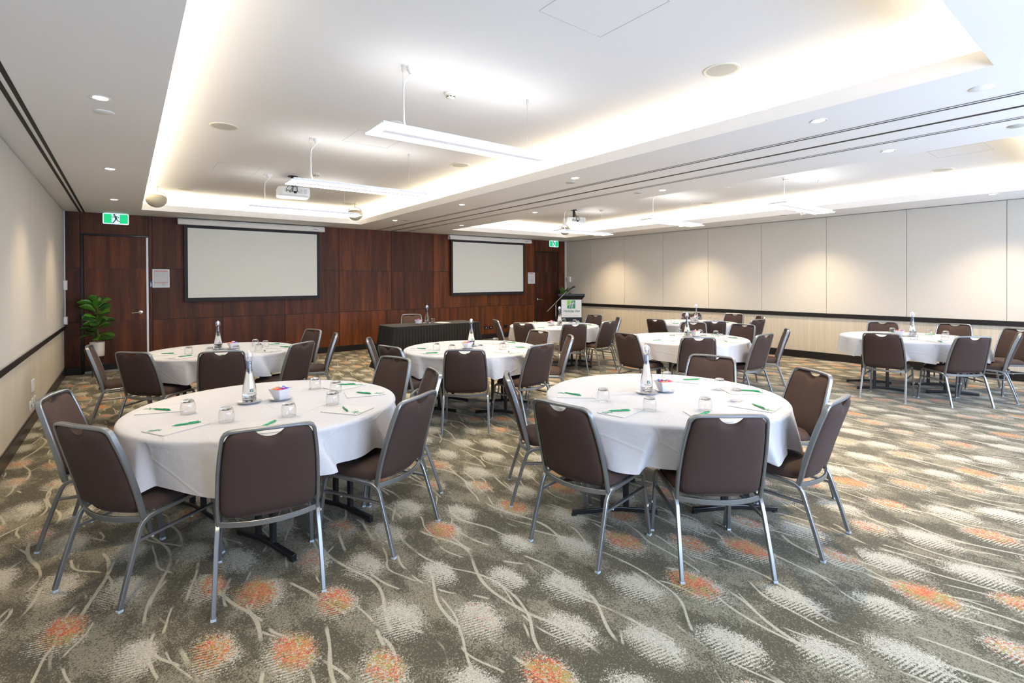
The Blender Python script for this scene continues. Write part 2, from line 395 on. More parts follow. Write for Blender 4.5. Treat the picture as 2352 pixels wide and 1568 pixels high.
for x in (-.618, -.572, -.526): tr.box(x-.005, x+.005, YB, YF-.02, ZC-.0025, ZC)
for x in (4.604, 4.647, 4.690, 4.972, 5.038, 5.310, 5.353, 5.396): tr.box(x-.005, x+.005, YB, YF-.02, ZC-.0025, ZC)
struct('trim_10', tr, M['white'], smooth=False)

# front wall: veneer panels, each with its own tone
def set_tone(o, tones):
    a = o.data.attributes.new('tone', 'FLOAT', 'FACE'); a.data.foreach_set('value', tones)
fw = MB(); tones = []
def panel(x0, x1, z0, z1, tone):
    gap = .0045; fw.box(x0+gap, x1-gap, YF-.018, YF, z0+gap, z1-gap); tones.extend([tone]*6)
ups = [-.82, -.64, .39, 3.76, 5.0, 6.11, 9.41]
# columns around door 1 (-.57..33) and door 2 (9.46..10.36)
D1 = (-.60, .336, 2.39); D2 = (9.45, 10.375, 2.42)
panel(-.82, D1[0], .12, .88, .25); panel(-.82, D1[0], .88, 1.80, .2); panel(-.82, D1[0], 1.80, ZC, .22)
panel(D1[0], D1[1], D1[2], ZC, .3); panel(D1[1], .39, .12, ZC, .3)
for i, (a, b) in enumerate([(.39, 1.5), (1.5, 2.63), (2.63, 3.76), (3.76, 5.0), (5.0, 6.11), (6.11, 7.76), (7.76, 9.41)]):
    panel(a, b, .88, 1.80, [.35, .4, .45, .62, .38, .70, .55][i]); panel(a, b, 1.80, ZC, [.33, .38, .45, .55, .40, .68, .55][i])
for i, (a, b) in enumerate([(.39, 1.5), (1.5, 2.63), (2.63, 3.76), (3.76, 4.87), (4.87, 6.11), (6.11, 7.22), (7.22, 8.30), (8.30, 9.41)]):
    panel(a, b, .12, .88, [.38, .35, .62, .72, .45, .62, .74, .62][i])
panel(9.41, D2[0], .12, ZC, .4); panel(D2[0], D2[1], D2[2], ZC, .3)
panel(D2[1], XR, .12, 1.80, .45); panel(D2[1], XR, 1.80, ZC, .42)
# backing with real openings where the doors sit
nf = len(fw.f); fw.mi = 1
for bx in ((XL-.1, D1[0], 0, ZU), (D1[0], D1[1], D1[2], ZU), (D1[1], D2[0], 0, ZU), (D2[0], D2[1], D2[2], ZU), (D2[1], XR+.1, 0, ZU)):
    fw.box(bx[0], bx[1], YF, YF+.1, bx[2], bx[3])
for bx in (D1, D2): fw.box(bx[0], bx[1], YF+.075, YF+.1, 0, bx[2])
tones += [.1]*(len(fw.f)-nf)
def build_toned(mb, name, mats, tones, parent=None, **k):
    me = bpy.data.meshes.new(name); me.from_pydata(mb.v, [], mb.f)
    for q in mats: me.materials.append(q)
    me.polygons.foreach_set('material_index', mb.m)
    a = me.attributes.new('tone', 'FLOAT', 'FACE'); a.data.foreach_set('value', tones)
    o = bpy.data.objects.new(name, me); C.objects.link(o)
    if parent: o.parent = parent
    return o
tag(build_toned(fw, 'wall_front', [M['wood'], M['dark']], tones), kind='structure')
bs = MB()
for a, b in ((XL, D1[0]), (D1[1], D2[0]), (D2[1], XR)): bs.box(a, b, YF-.03, YF-.0185, 0, .12)
struct('baseboard_front', bs, M['black'], smooth=False)

def side_wall(name, x, sgn, seams, rail0, rail1):
    mb = MB(); mb.mi = 0; mb.box(x, x+sgn*.1, YB, YF, 0, ZU)
    mb.mi = 1
    for a, b in zip(seams[:-1], seams[1:]): mb.box(x-sgn*.016, x, a+.0035, b-.0035, rail1, ZC-.012)
    mb.mi = 2; mb.box(x-sgn*.006, x, YB, YF-.02, .14, rail0)
    o = mb.build(name, [M['seam'], M['panel'], M['stripe']], smooth=False); tag(o, kind='structure')
ys_r = [YB, -1.03, .23, 1.48, 2.72, 3.97, 5.21, 6.44, 7.67, 8.89, 10.12, YF-.02]
side_wall('wall_right', XR, 1, ys_r, .82, .90)
side_wall('wall_left', XL, -1, [YB]+[YF-.03-1.24*k for k in range(10, -1, -1)], .79, .85)
r = MB(); r.box(XR-.035, XR-.0165, YB, YF-.02, .825, .895); r.box(XR-.0165, XR, YB, YF-.02, .82, .90)
struct('trim_1', r, M['black'], smooth=False)
r = MB(); r.box(XL, XL+.035, YB, YF-.02, .79, .848); struct('trim_2', r, M['black'], smooth=False)
r = MB(); r.box(XL+.0165, XL+.037, YB, YF-.02, .8485, .856); struct('trim_3', r, M['alu'], smooth=False)
r = MB(); r.box(XR-.022, XR-.0062, YB, YF-.02, 0, .14); struct('baseboard_right', r, M['black'], smooth=False)
r = MB(); r.box(XL+.0062, XL+.022, YB, YF-.02, 0, .12); struct('baseboard_left', r, M['black'], smooth=False)
r = MB(); r.box(XR-.05, XR-.017, YF-.06, YF-.019, 0.15, ZC); struct('trim_4', r, M['offwhite'], smooth=False)
r = MB(); r.box(XL+.017, XL+.03, YF-.04, YF-.019, 0.86, ZC); struct('trim_5', r, M['alu'], smooth=False)
# unseen back wall; its windows are assumed, added to let cool light in
bw = MB(); xs = [XL-.1]+[v for a in ASSUMED_WIN for v in a]+[XR+.1]
for i in range(0, len(xs), 2): bw.box(xs[i], xs[i+1], YB-.12, YB, 0, ZU)
for a, b in ASSUMED_WIN: bw.box(a, b, YB-.12, YB, 0, .55); bw.box(a, b, YB-.12, YB, 2.5, ZU)
struct('wall_back', bw, M['panel'], smooth=False)
for i, (a, b) in enumerate(ASSUMED_WIN):
    f = MB(); y0, y1 = YB-.09, YB-.03
    for bx in ((a, a+.05, .55, 2.5), (b-.05, b, .55, 2.5), (a+.05, b-.05, .55, .6), (a+.05, b-.05, 2.45, 2.5), ((a+b)/2-.025, (a+b)/2+.025, .6, 2.45)):
        f.box(bx[0], bx[1], y0, y1, bx[2], bx[3])
    wo = f.build('window_%d' % (i+1), M['alu'], smooth=False); tag(wo, kind='structure')
    MB().box(a+.05, b-.05, YB-.065, YB-.059, .6, 2.45).build('window_pane', M['pane'], wo, smooth=False)

# doors
def door(n, x0, x1, top, hinge_left, mat_tones):
    t = MB(); tn = []
    y0, y1 = YF-.018, YF+.03
    for a, b, q in ((.15, .88, mat_tones[0]), (.884, 1.798, mat_tones[1]), (1.802, top, mat_tones[2])):
        t.box(x0, x1, y0, y1, a, b); tn += [q]*6
    t.mi = 1; t.box(x0+.001, x1-.001, y0+.003, y1-.001, .012, top-.002); tn += [0]*6
    d = build_toned(t, 'door_%d' % n, [M['wood'], M['dark']], tn); tag(d, kind='structure')
    k = MB(); k.box(x0+.002, x1-.002, y0-.004, y0-.0002, .05, .15); k.build('kick_plate', M['black'], d, smooth=False)
    k = MB(); k.box(x0, x1, y0-.012, y1-.001, .001, .04); o = k.build('threshold', M['alu'], d, smooth=False); o['label'] = 'silver threshold strip'
    hx = x1-.085 if hinge_left else x0+.06; s = -1 if hinge_left else 1
    h = MB(); h.lathe([(0,0),(.030,0),(.032,.003),(.032,.010),(.028,.012),(0,.012)], 24)
    h.xf(Matrix.Translation((hx, y0-.0005, 1.02)) @ Matrix.Rotation(PI/2, 4, 'X'))
    h2 = MB(); h2.tube([(hx, y0-.01, 1.02), (hx, y0-.045, 1.02), (hx+s*.012, y0-.055, 1.02), (hx+s*.06, y0-.057, 1.017), (hx+s*.13, y0-.055, 1.012)], .0095, 10, (0,0,1))
    h.add(h2.v, h2.f); o = h.build('door_handle', M['chrome'], d); o['label'] = 'chrome lever handle'
    return d
d1 = door(1, -.555, .30, 2.355, True, (.45, .5, .48))
d2 = door(2, 9.475, 10.325, 2.395, False, (.08, .10, .09))
f = MB(); f.box(.302, .332, YF-.03, YF+.03, 0.0, 2.355); tag(f.build('trim_6', M['white'], smooth=False), kind='structure')
f = MB(); f.box(-.595, .334, YF-.026, YF+.03, 2.362, 2.385); f.box(-.598, -.562, YF-.022, YF+.03, 0, 2.36); tag(f.build('trim_7', mat('frame_black', (.008,.008,.012), .12), smooth=False), kind='structure')
f = MB(); f.box(9.452, 10.372, YF-.024, YF+.03, 2.398, 2.416); f.box(10.33, 10.372, YF-.024, YF+.03, 0, 2.397); f.box(9.452, 9.472, YF-.019, YF+.03, 0, 2.397); tag(f.build('trim_8', M['black'], smooth=False), kind='structure')

# ------------------------------------------------------------------ wall fittings
def screen(x0, x1, cx0, cx1, label, clabel):
    e = empty('projection_screen', ((x0+x1)/2, YF-.02, 1.2), 0, label, 'projector screen', 'pull-down projector screens')
    w2 = (x1-x0)/2; y = -.10
    f = MB(); f.box(-w2, w2, y, y+.003, 0, 1.42); f.build('screen_border', M['screen_border'], e, smooth=False)
    f = MB(); f.box(-w2+.055, w2-.055, y-.0012, y-.0002, .062, 1.365); f.build('screen_surface', M['screen'], e, smooth=False)
    f = MB(); f.box(-w2-.005, w2+.005, y-.010, y+.013, -.012, .012); f.build('weight_bar', M['screen_border'], e, smooth=False, bevel=.003)
    a, b = cx0-(x0+x1)/2, cx1-(x0+x1)/2
    pts = [(-.155,1.43),(-.145,1.42),(-.03,1.42),(-.02,1.43),(-.02,1.515),(-.03,1.53),(-.12,1.53),(-.148,1.50)]
    f = MB(); n = len(pts)
    f.add([(a,p,q) for p,q in pts]+[(b,p,q) for p,q in pts], [tuple(range(n)), tuple(range(n,2*n))[::-1]]+[(i,(i+1)%n,n+(i+1)%n,n+i) for i in range(n)])
    cs = f.build('case', M['case'], e, angle=50, bevel=.003)
    f = MB()
    for s in (a+.004, b-.004):
        q = MB(); q.lathe([(0,-.006),(.012,-.006),(.012,.006),(0,.006)], 12); q.xf(Matrix.Translation((s, -.13, 1.46)) @ Matrix.Rotation(PI/2, 4, 'Y')); f.add(q.v, q.f)
    f.build('end_cap_screw', M['black_plastic'], cs)
    f = MB()
    for s in (a+.5, b-.35): f.box(s, s+.07, -.09, 0, 1.5305, 1.538)
    f.build('bracket', M['case'], e, smooth=False)
    t = MB().box(b-.24, b-.15, -.1562, -.155, 1.462, 1.47)
    t.build('badge', M['black_plastic'], cs, smooth=False)
screen(.87, 3.31, .77, 3.41, 'left projector screen, pulled down beside the left wooden door', '')
screen(6.57, 8.97, 6.52, 9.2, 'right projector screen, pulled down nearer the lectern and far door', '')

def evac(x0, x1, z0, z1, label):
    e = empty('evacuation_plan', ((x0+x1)/2, YF-.019, z0), 0, label, 'sign', 'framed evacuation plans')
    W = (x1-x0)/2; H = z1-z0
    f = MB()
    for bx in ((-W, W, 0, .012), (-W, W, H-.012, H), (-W, -W+.012, .012, H-.012), (W-.012, W, .012, H-.012)): f.box(bx[0], bx[1], -.014, 0, bx[2], bx[3])
    f.build('frame', M['white'], e, smooth=False)
    f = MB(); f.box(-W+.012, W-.012, -.006, -.001, .012, H-.012); sh = f.build('plan_sheet', M['paper'], e, smooth=False)
    f = MB()
    for bx in ((-W+.028, W-.028, H-.038, H-.027), (-W+.028, W-.028, .085, .092), (-W+.045, -W+.07, H*.62, H*.635)): f.box(bx[0], bx[1], -.0075, -.0062, bx[2], bx[3])
    f.build('red_band', M['red'], sh, smooth=False)
    f = MB(); rr = random.Random(3)
    for bx in ((-W+.025, -W+.027, .03, H-.04), (W-.027, W-.025, .03, H-.04)): f.box(bx[0], bx[1], -.0075, -.0062, bx[2], bx[3])
    for k in range(26):
        x = rr.uniform(-W*.4, W*.55); z = rr.uniform(.11, H-.06); 
        if rr.random() < .5: f.box(x, x+rr.uniform(.01,.035), -.0075, -.0062, z, z+.0014)
        else: f.box(x, x+.0014, -.0075, -.0062, z, z+rr.uniform(.008,.03))
    for k in range(7): f.box(W*.1, W*.1+rr.uniform(.03,.06), -.0075, -.0062, .03+k*.007, .0325+k*.007)
    f.build('plan_drawing', M['grey_print'], sh, smooth=False)
evac(.39, .645, 1.46, 1.79, 'framed evacuation plan with red bands beside the left door')
evac(9.17, 9.425, 1.48, 1.80, 'framed evacuation plan with red bands beside the far right door')
f = MB(); f.box(.347, .387, YF-.024, YF-.019, 1.46, 1.58); e = f.build('door_plate', M['navy'], smooth=False, bevel=.002)
tag(e, 'small navy plate with pale lettering beside the left plan', 'sign')
t = MB()
for k in range(3): t.box(.360+k*.007, .3635+k*.007, YF-.0252, YF-.0243, 1.48, 1.48+[.06, .075, .05][k])
t.build('lettering', M['white'], e, smooth=False)

def exit_sign(cx, cy, label):
    e = empty('exit_sign', (cx, cy, 2.555), 0, label, 'exit sign', 'green running-man exit signs')
    W = .178; f = MB(); f.prism(rrect(-W, W, 0, .185, .02, 4), -.006, .006); f.xf(Matrix.Rotation(PI/2, 4, 'X')); pl = f.build('sign_panel', M['exit_white'], e, bevel=.001)
    for a, b in ((-W+.014, -.058), (.052, W-.014)): MB().box(a, b, -.0085, -.0062, .016, .172).build('green_field', M['exit_green'], pl, smooth=False)
    def limb(mb, pts, w):
        mb.bar([(x, -.0075, z) for x, z in pts], w, .002, (0,1,0))
    f = MB(); f.prism([(math.cos(a)*.0135-.018, math.sin(a)*.0135+.148) for a in [2*PI*i/14 for i in range(14)]], .0062, .0085); f.xf(Matrix.Rotation(PI/2, 4, 'X'))
    limb(f, [(-.012,.132),(.0,.105),(.004,.082)], .026)
    limb(f, [(-.010,.125),(-.032,.112),(-.050,.116)], .009); limb(f, [(.0,.126),(.026,.118),(.034,.100)], .009)
    limb(f, [(.0,.085),(-.012,.058),(-.032,.024)], .013); limb(f, [(.004,.085),(.020,.060),(.048,.050)], .012)
    limb(f, [(-.034,.024),(-.046,.026)], .009)
    f.xf(Matrix.Translation((0,0,.094)) @ Matrix.Scale(1.12, 4, (0,0,1)) @ Matrix.Scale(1.2, 4, (1,0,0)) @ Matrix.Translation((0,0,-.088)))
    f.build('running_figure', M['exit_dark'], pl, smooth=False)
    f = MB(); f.box(-.15, .15, -.02, .02, .186, ZC-2.555-.001); f.build('mounting', M['white'], e, smooth=False)
exit_sign(-.12, YF-.16, 'lit green running-man exit sign over the left wooden door')
exit_sign(10.06, YF-.16, 'lit green running-man exit sign over the far right door')

def outlet(name, x, y, z, axis, label, m1='white', wdt=.075, hgt=.115, grp=None, cat='socket', double=False):
    e = empty(name, (x, y, z), {'L': PI/2, 'F': 0, 'R': -PI/2}[axis], label, cat, grp)   # local -Y faces the room
    f = MB(); f.prism(rrect(-wdt/2, wdt/2, -hgt/2, hgt/2, .006, 3), 0, .012); f.xf(Matrix.Rotation(PI/2, 4, 'X')); f.build('plate', M[m1], e, bevel=.001)
    return e
for (y, z, lb) in ((7.56, .425, 'upper tall white plate'),):
    e = outlet('wall_plate', XL+.0065, y, z+.0, 'L', 'large white wall plate low on the left wall above two small ones', wdt=.16, hgt=.13)
    MB().box(-.02, .02, -.0155, -.0125, -.03, .03).build('rocker', M['white'], e, smooth=False, bevel=.001)
for y, z, lb in ((7.36, .238, 'left'), (7.52, .242, 'middle'), (7.68, .246, 'right')):
    e = outlet('data_outlet', XL+.0065, y, z, 'L', '%s of three small white outlets low on the left wall' % lb, wdt=.085, hgt=.095, grp='small white outlets on the left wall')
    MB().box(-.012, .012, -.0155, -.0125, -.012, .012).build('jack', M['grey_print'], e, smooth=False)
for z, lb, hh in ((1.51, 'upper white controller box in the left wall corner', .16), (.93, 'lower white controller box on the left wall rail', .13)):
    f = MB(); f.prism(rrect(-.07, .07, -hh/2, hh/2, .012, 3), 0, .045); f.xf(Matrix.Translation((XL+.018, YF-.16, z)) @ Matrix.Rotation(PI/2, 4, 'Z') @ Matrix.Rotation(PI/2, 4, 'X'))
    tag(f.build('wall_controller', M['white'], bevel=.004), lb, 'wall controller', 'white wall controller boxes')
f = MB(); f.prism(rrect(-.06, .06, -.08, .08, .012, 3), 0, .045); f.xf(Matrix.Translation((XR-.018, YF-.2, 1.6)) @ Matrix.Rotation(-PI/2, 4, 'Z') @ Matrix.Rotation(PI/2, 4, 'X'))
tag(f.build('wall_controller', M['white'], bevel=.004), 'white controller box on the right wall above the lectern', 'wall controller', 'white wall controller boxes')
for x, lb in ((7.70, 'leftmost'), (7.86, 'middle'), (8.12, 'third from left'), (8.36, 'rightmost')):
    e = outlet('black_socket', x, YF-.0185, .30, 'F', '%s black socket low on the wood wall behind the far tables' % lb, 'black_plastic', .11, .09, 'black sockets on the wood wall')
    if x < 8: MB().box(-.012, .012, -.0145, -.0125, -.014, .014).build('insert', M['white'], e, smooth=False)

# ------------------------------------------------------------------ ceiling fittings
def downlight(proto=[]):
    e = empty('downlight')
    f = MB(); f.lathe([(.040, -.001), (.056, -.004), (.058, -.002), (.058, .0), (.040, .0)], 24, cap=False); f.build('trim_ring', M['white'], e)
    f = MB(); f.lathe([(0, -.0015), (.041, -.0015), (.041, -.0005), (0, -.0005)], 20); f.build('lens', M['bulb'], e)
    return e
DL = [(-.12, 1.7, 'left strip, near the camera'), (-.12, 4.27, 'ceiling above the left wall, nearest and largest in view'), (-.12, 6.84, 'ceiling above the left wall, second from the front'), (-.12, 9.29, 'ceiling above the left wall, last before the exit sign'),  # first lamp is out of view, added to even the light
      (4.21, 1.62, 'left side of the centre beam, nearest'), (4.21, 4.25, 'left side of the centre beam, second'), (4.21, 6.76, 'left side of the centre beam, third'), (4.21, 9.24, 'left side of the centre beam, farthest'),
      (5.72, 1.60, 'right side of the centre beam, nearest'), (5.72, 4.12, 'right side of the centre beam, second'), (5.72, 6.77, 'right side of the centre beam, third'), (5.72, 9.20, 'right side of the centre beam, farthest'),
      (9.83, 1.51, 'strip above the cream wall, nearest'), (9.83, 4.05, 'strip above the cream wall, second'), (9.83, 6.6, 'strip above the cream wall, third'), (9.83, 9.15, 'strip above the cream wall, farthest')]
p0 = downlight()
spot = bpy.data.lights.new('downlight_beam', 'SPOT'); spot.energy = 200; spot.color = (1, .76, .50); spot.spot_size = math.radians(112); spot.spot_blend = 1.0; spot.shadow_soft_size = .04
spot_soft = spot.copy(); spot_soft.energy = spot.energy*.5; spot_soft.shadow_soft_size = .1
for i, (x, y, lb) in enumerate(DL):
    o = p0 if i == 0 else copy_tree(p0)
    o.location = (x, y, ZC); tag(o, 'round recessed downlight, '+lb, 'downlight', 'recessed downlights')
    l = bpy.data.objects.new('downlight_beam', spot_soft if x < 0 else spot); C.objects.link(l); l.location = (x, y, ZC-.012)
def disc(name, r, x, y, z, label, cat, grp, m='ceil'):
    f = MB(); f.lathe([(0, -.006), (r*.9, -.006), (r, -.003), (r, 0), (0, 0)], 28)
    o = f.build(name, M[m]); o.location = (x, y, z); return tag(o, label, cat, grp)
for x, y, z, lb in ((-.11, 4.60, ZC, 'left ceiling strip just past the nearest downlight'), (4.33, .72, ZC, 'centre beam at the top right of the photo'), (5.62, .72, ZC, 'right half of the beam at the right photo edge'), (4.36, 4.48, ZC, 'beam beside the second left downlight'), (5.62, 4.44, ZC, 'right half of the centre beam beyond its second downlight'),
                    (4.38, 9.12, ZC, 'far left end of the centre beam'), (9.73, 4.35, ZC, 'strip over the cream wall by the right pendant'), (2.08, 4.53, ZU, 'left recess above the nearest pendant light'), (7.89, 4.43, ZU, 'right recess between two pendants'), (6.5, 8.2, ZU, 'right recess left of the projector')):
    disc('ceiling_disc', .06, x, y, z, 'small flat round cover on the '+lb, 'ceiling cover', 'small round ceiling covers', 'grille' if z == ZC and x != 4.33 and x > 0 else 'ceil')
for x, y, lb in ((3.46, 1.98, 'nearest and largest, at upper right of the left recess'), (.78, 5.64, 'left edge of the left recess, middle'), (3.5, 5.66, 'under the right end of the nearest pendant'), (.79, 9.75, 'far left corner by the round speaker'), (3.45, 9.75, 'far right corner of the left recess'), (9.12, 5.52, 'right recess near its right edge, middle'), (9.08, 1.91, 'right recess near the camera')):
    e = empty('ceiling_speaker', (x, y, ZU), 0, 'round flush ceiling speaker, '+lb, 'ceiling speaker', 'round flush ceiling speakers')
    MB().lathe([(.105, -.004), (.122, -.006), (.128, -.002), (.128, 0), (.105, 0)], 32, cap=False).build('rim', M['rim'], e)
    MB().lathe([(0, -.0045), (.106, -.0045), (.106, -.001), (0, -.001)], 32).build('grille', M['grille'], e)
for x, y, lb in ((2.11, 3.55, 'beside the nearest pendant light'), (2.14, 7.29, 'beside the projector of the left recess'), (7.82, 3.46, 'above the right hand pendant by the cream wall'), (8.03, 7.32, 'right of the projector in the right recess')):
    e = empty('smoke_detector', (x, y, ZU), 0, 'white domed smoke detector '+lb, 'smoke detector', 'smoke detectors')
    MB().lathe([(0, -.022), (.045, -.022), (.053, -.014), (.053, 0), (0, 0)], 24).build('base', M['offwhite'], e)
    MB().lathe([(0, -.052), (.025, -.050), (.034, -.043), (.036, -.034), (.032, -.022), (0, -.022)], 24).build('head', M['offwhite'], e)
    f = MB()
    for k in range(8):
        a = 2*PI*k/8+.3; q = MB(); q.box(.0335, .0372, -.008, .008, -.040, -.034); q.xf(Matrix.Rotation(a, 4, 'Z')); f.add(q.v, q.f)
    f.build('vent_slot', M['dark'], e, smooth=False)
for x, y, lb in ((2.13, 1.92, 'nearest, at the top edge of the photo'), (2.13, 5.2, 'behind the nearest pendant light'), (7.9, 1.5, 'right recess toward the camera'), (1.2, 7.6, 'left of the projector')):
    f = MB(); a = .255; t = .002
    for bx in ((-a, a, -a, -a+t), (-a, a, a-t, a), (-a, -a+t, -a+t, a-t), (a-t, a, -a+t, a-t)): f.box(bx[0], bx[1], bx[2], bx[3], -.0015, 0)
    e = f.build('access_panel', mat('joint_line', (.45,.45,.45), .8) if 'joint_line' not in bpy.data.materials else bpy.data.materials['joint_line'], smooth=False); e.location = (x, y, ZU)
    tag(e, 'square flush ceiling access hatch outline, '+lb, 'access hatch', 'ceiling access hatches')

# pendant lights
def pendant():
    e = empty('pendant_light')
    L, W = .80, .155; z = 0
    f = MB(); f.box(-L, L, -W, W, 0, .006)
    f.box(-L+.03, L-.03, -W+.03, W-.03, .006, .03); f.build('housing', M['lamp_body'], e, smooth=False, bevel=.002)
    for s in (-1, 1):
        f = MB(); f.box(-L+.012, L-.012, min(s*.036, s*(W-.01)), max(s*.036, s*(W-.01)), -.003, -.0003); f.build('diffuser', M['lamp'], e, smooth=False)
    f = MB(); f.box(-L+.08, L-.08, -.035, .035, -.0029, -.0003); f.build('centre_strip', M['lamp_slot'], e, smooth=False)
    for s in (-1, 1):
        f = MB(); f.box(min(s*(L-.012), s*(L-.078)), max(s*(L-.012), s*(L-.078)), -.035, .035, -.003, -.0003); f.build('end_diffuser', M['lamp'], e, smooth=False)
    f = MB(); f.box(-L+.06, L-.06, -W+.05, W-.05, .0305, .034); f.build('uplight', M['lamp_top'], e, smooth=False)
    top = ZU-2.58
    for s in (-.57, .57):
        f = MB(); f.tube([(s, 0, .035), (s, 0, top-.03)], .0012, 6); wv = f.build('suspension_wire', M['alu'], e)
        f = MB(); f.lathe([(0,-.045),(.006,-.045),(.009,-.03),(.009,0),(0,0)], 12, (s, 0, top)); f.build('wire_mount', M['alu'], e)
    f = MB(); f.lathe([(0,-.045),(.02,-.044),(.036,-.02),(.040,0),(0,0)], 20, (-.50, 0, top)); f.build('canopy', M['white'], e)
    f = MB(); f.tube([(-.50,0,top-.04),(-.525,0,top-.075),(-.555,0,top-.115),(-.564,0,top-.16),(-.564,0,.20),(-.560,0,.09),(-.54,0,.035)], .005, 8, (0,1,0)); f.build('power_cord', M['white'], e)
    return e
p0 = pendant()
for i, (x, y, lb) in enumerate([(2.14, 3.30, 'left recess, nearest to the camera'), (2.14, 5.55, 'left recess, middle one in front of the projector'), (2.14, 7.78, 'left recess, farthest toward the wood wall'),
                                (7.86, 3.25, 'right recess, nearest by the cream wall'), (7.86, 5.45, 'right recess, middle one'), (7.86, 7.68, 'right recess, farthest toward the far corner')]):
    o = p0 if i == 0 else copy_tree(p0)
    o.location = (x, y, 2.58); tag(o, 'slim white linear pendant light, '+lb, 'pendant light', 'linear pendant lights')

def projector(x, y, rz, label):
    e = empty('projector', (x, y, 2.76), rz, label, 'projector', 'ceiling projectors')
    W, D = .215, .17
    f = MB(); f.prism([(-W,-D+.05),(-W+.05,-D),(W-.05,-D),(W,-D+.05),(W,D-.04),(W-.05,D),(-W+.05,D),(-W,D-.04)], 0, .135); b_ = f.build('body', M['white'], e, bevel=.02)
    f = MB(); f.box(-.12, .03, -D-.0015, -D+.002, .035, .10); f.build('connector_panel', M['offwhite'], b_, smooth=False)
    f = MB(); rr = random.Random(5)
    for k in range(9): q = -.11+k*.016; f.box(q, q+.009, -D-.004, -D-.0012, .045+rr.random()*.03, .055+rr.random()*.03)
    f.box(-.01, .028, -D-.004, -D-.0012, .038, .07); f.build('port', M['black_plastic'], b_, smooth=False)
    for a in (.06, .12):
        f = MB()
        for k in range(6): f.box(a, a+.045, -D-.0025, -D-.0005, .04+k*.012, .045+k*.012)
        f.build('vent_grille', M['grille'], b_, smooth=False)
    f = MB(); q = MB(); q.lathe([(0,0),(.045,0),(.045,.03),(.036,.035),(0,.02)], 20); q.xf(Matrix.Translation((.09, D-.001, .07)) @ Matrix.Rotation(-PI/2, 4, 'X')); q.build('lens', M['black_plastic'], e)
    f = MB(); f.lathe([(0,0),(.07,0),(.07,-.01),(.03,-.012),(.022,-.02),(.022,-.14),(.05,-.15),(.05,-.17),(0,-.17)], 20, (0, .02, ZU-2.76)); f.build('ceiling_mount', M['black_plastic'], e)
    for k in range(6):
        f = MB(); a = -.10+k*.03; s = rr.uniform(-.03, .03)
        f.tube([(a, -D-.002, .055), (a+s, -D-.035, .075), (a*.7+s, -D-.02, .13), (a*.4, -.06, .19), (a*.2, 0, ZU-2.76-.02)], .0035, 6, (1,0,0)); f.build('cable', M['black_plastic'], e)
    for s in (-.07, .07):
        f = MB(); f.bar([(s*2.6, .0, .14), (s, .02, .16)], .025, .006, (0,0,1)); f.build('mount_arm', M['black_plastic'], e)
projector(1.93, 7.68, math.radians(-8), 'white ceiling projector hung behind the middle left pendant light')
projector(7.65, 7.75, math.radians(-22), 'white ceiling projector with loose cables in the right recess')
def globe(x, y, label):
    e = empty('globe_speaker', (x, y, 2.74), 0, label, 'speaker', 'hanging globe speakers')
    f = MB(); f.lathe([(0,0)]+[(.145*math.sin(a), .125-.125*math.cos(a)) for a in [PI*k/14*.56 for k in range(1, 15)]]+[(.140,.15),(.125,.17),(.10,.19),(.06,.2),(0,.2)], 32); f.build('speaker_body', M['beige'], e)
    f = MB(); f.lathe([(0,-.002),(.03,-.002),(.07,.012),(.072,.018),(0,.01)], 28); f.build('lower_grille', M['grille'], e)
    f = MB(); f.bar([(-.146,0,.13),(-.11,0,.215),(-.05,0,.25),(.05,0,.25),(.11,0,.215),(.146,0,.13)], .008, .04, (0,1,0)); f.build('yoke', M['offwhite'], e)
    f = MB(); f.lathe([(0,0),(.012,0),(.012,.06),(.035,.065),(.035,ZU-2.74-.25),(0,ZU-2.74-.25)], 16, (0,0,.25)); f.build('ceiling_stem', M['offwhite'], e)
globe(.40, 9.75, 'beige globe speaker at the far left corner of the left recess')
globe(3.55, 9.60, 'beige globe speaker at the far right corner of the left recess')
globe(9.05, 9.50, 'beige globe speaker at the far corner of the right recess')

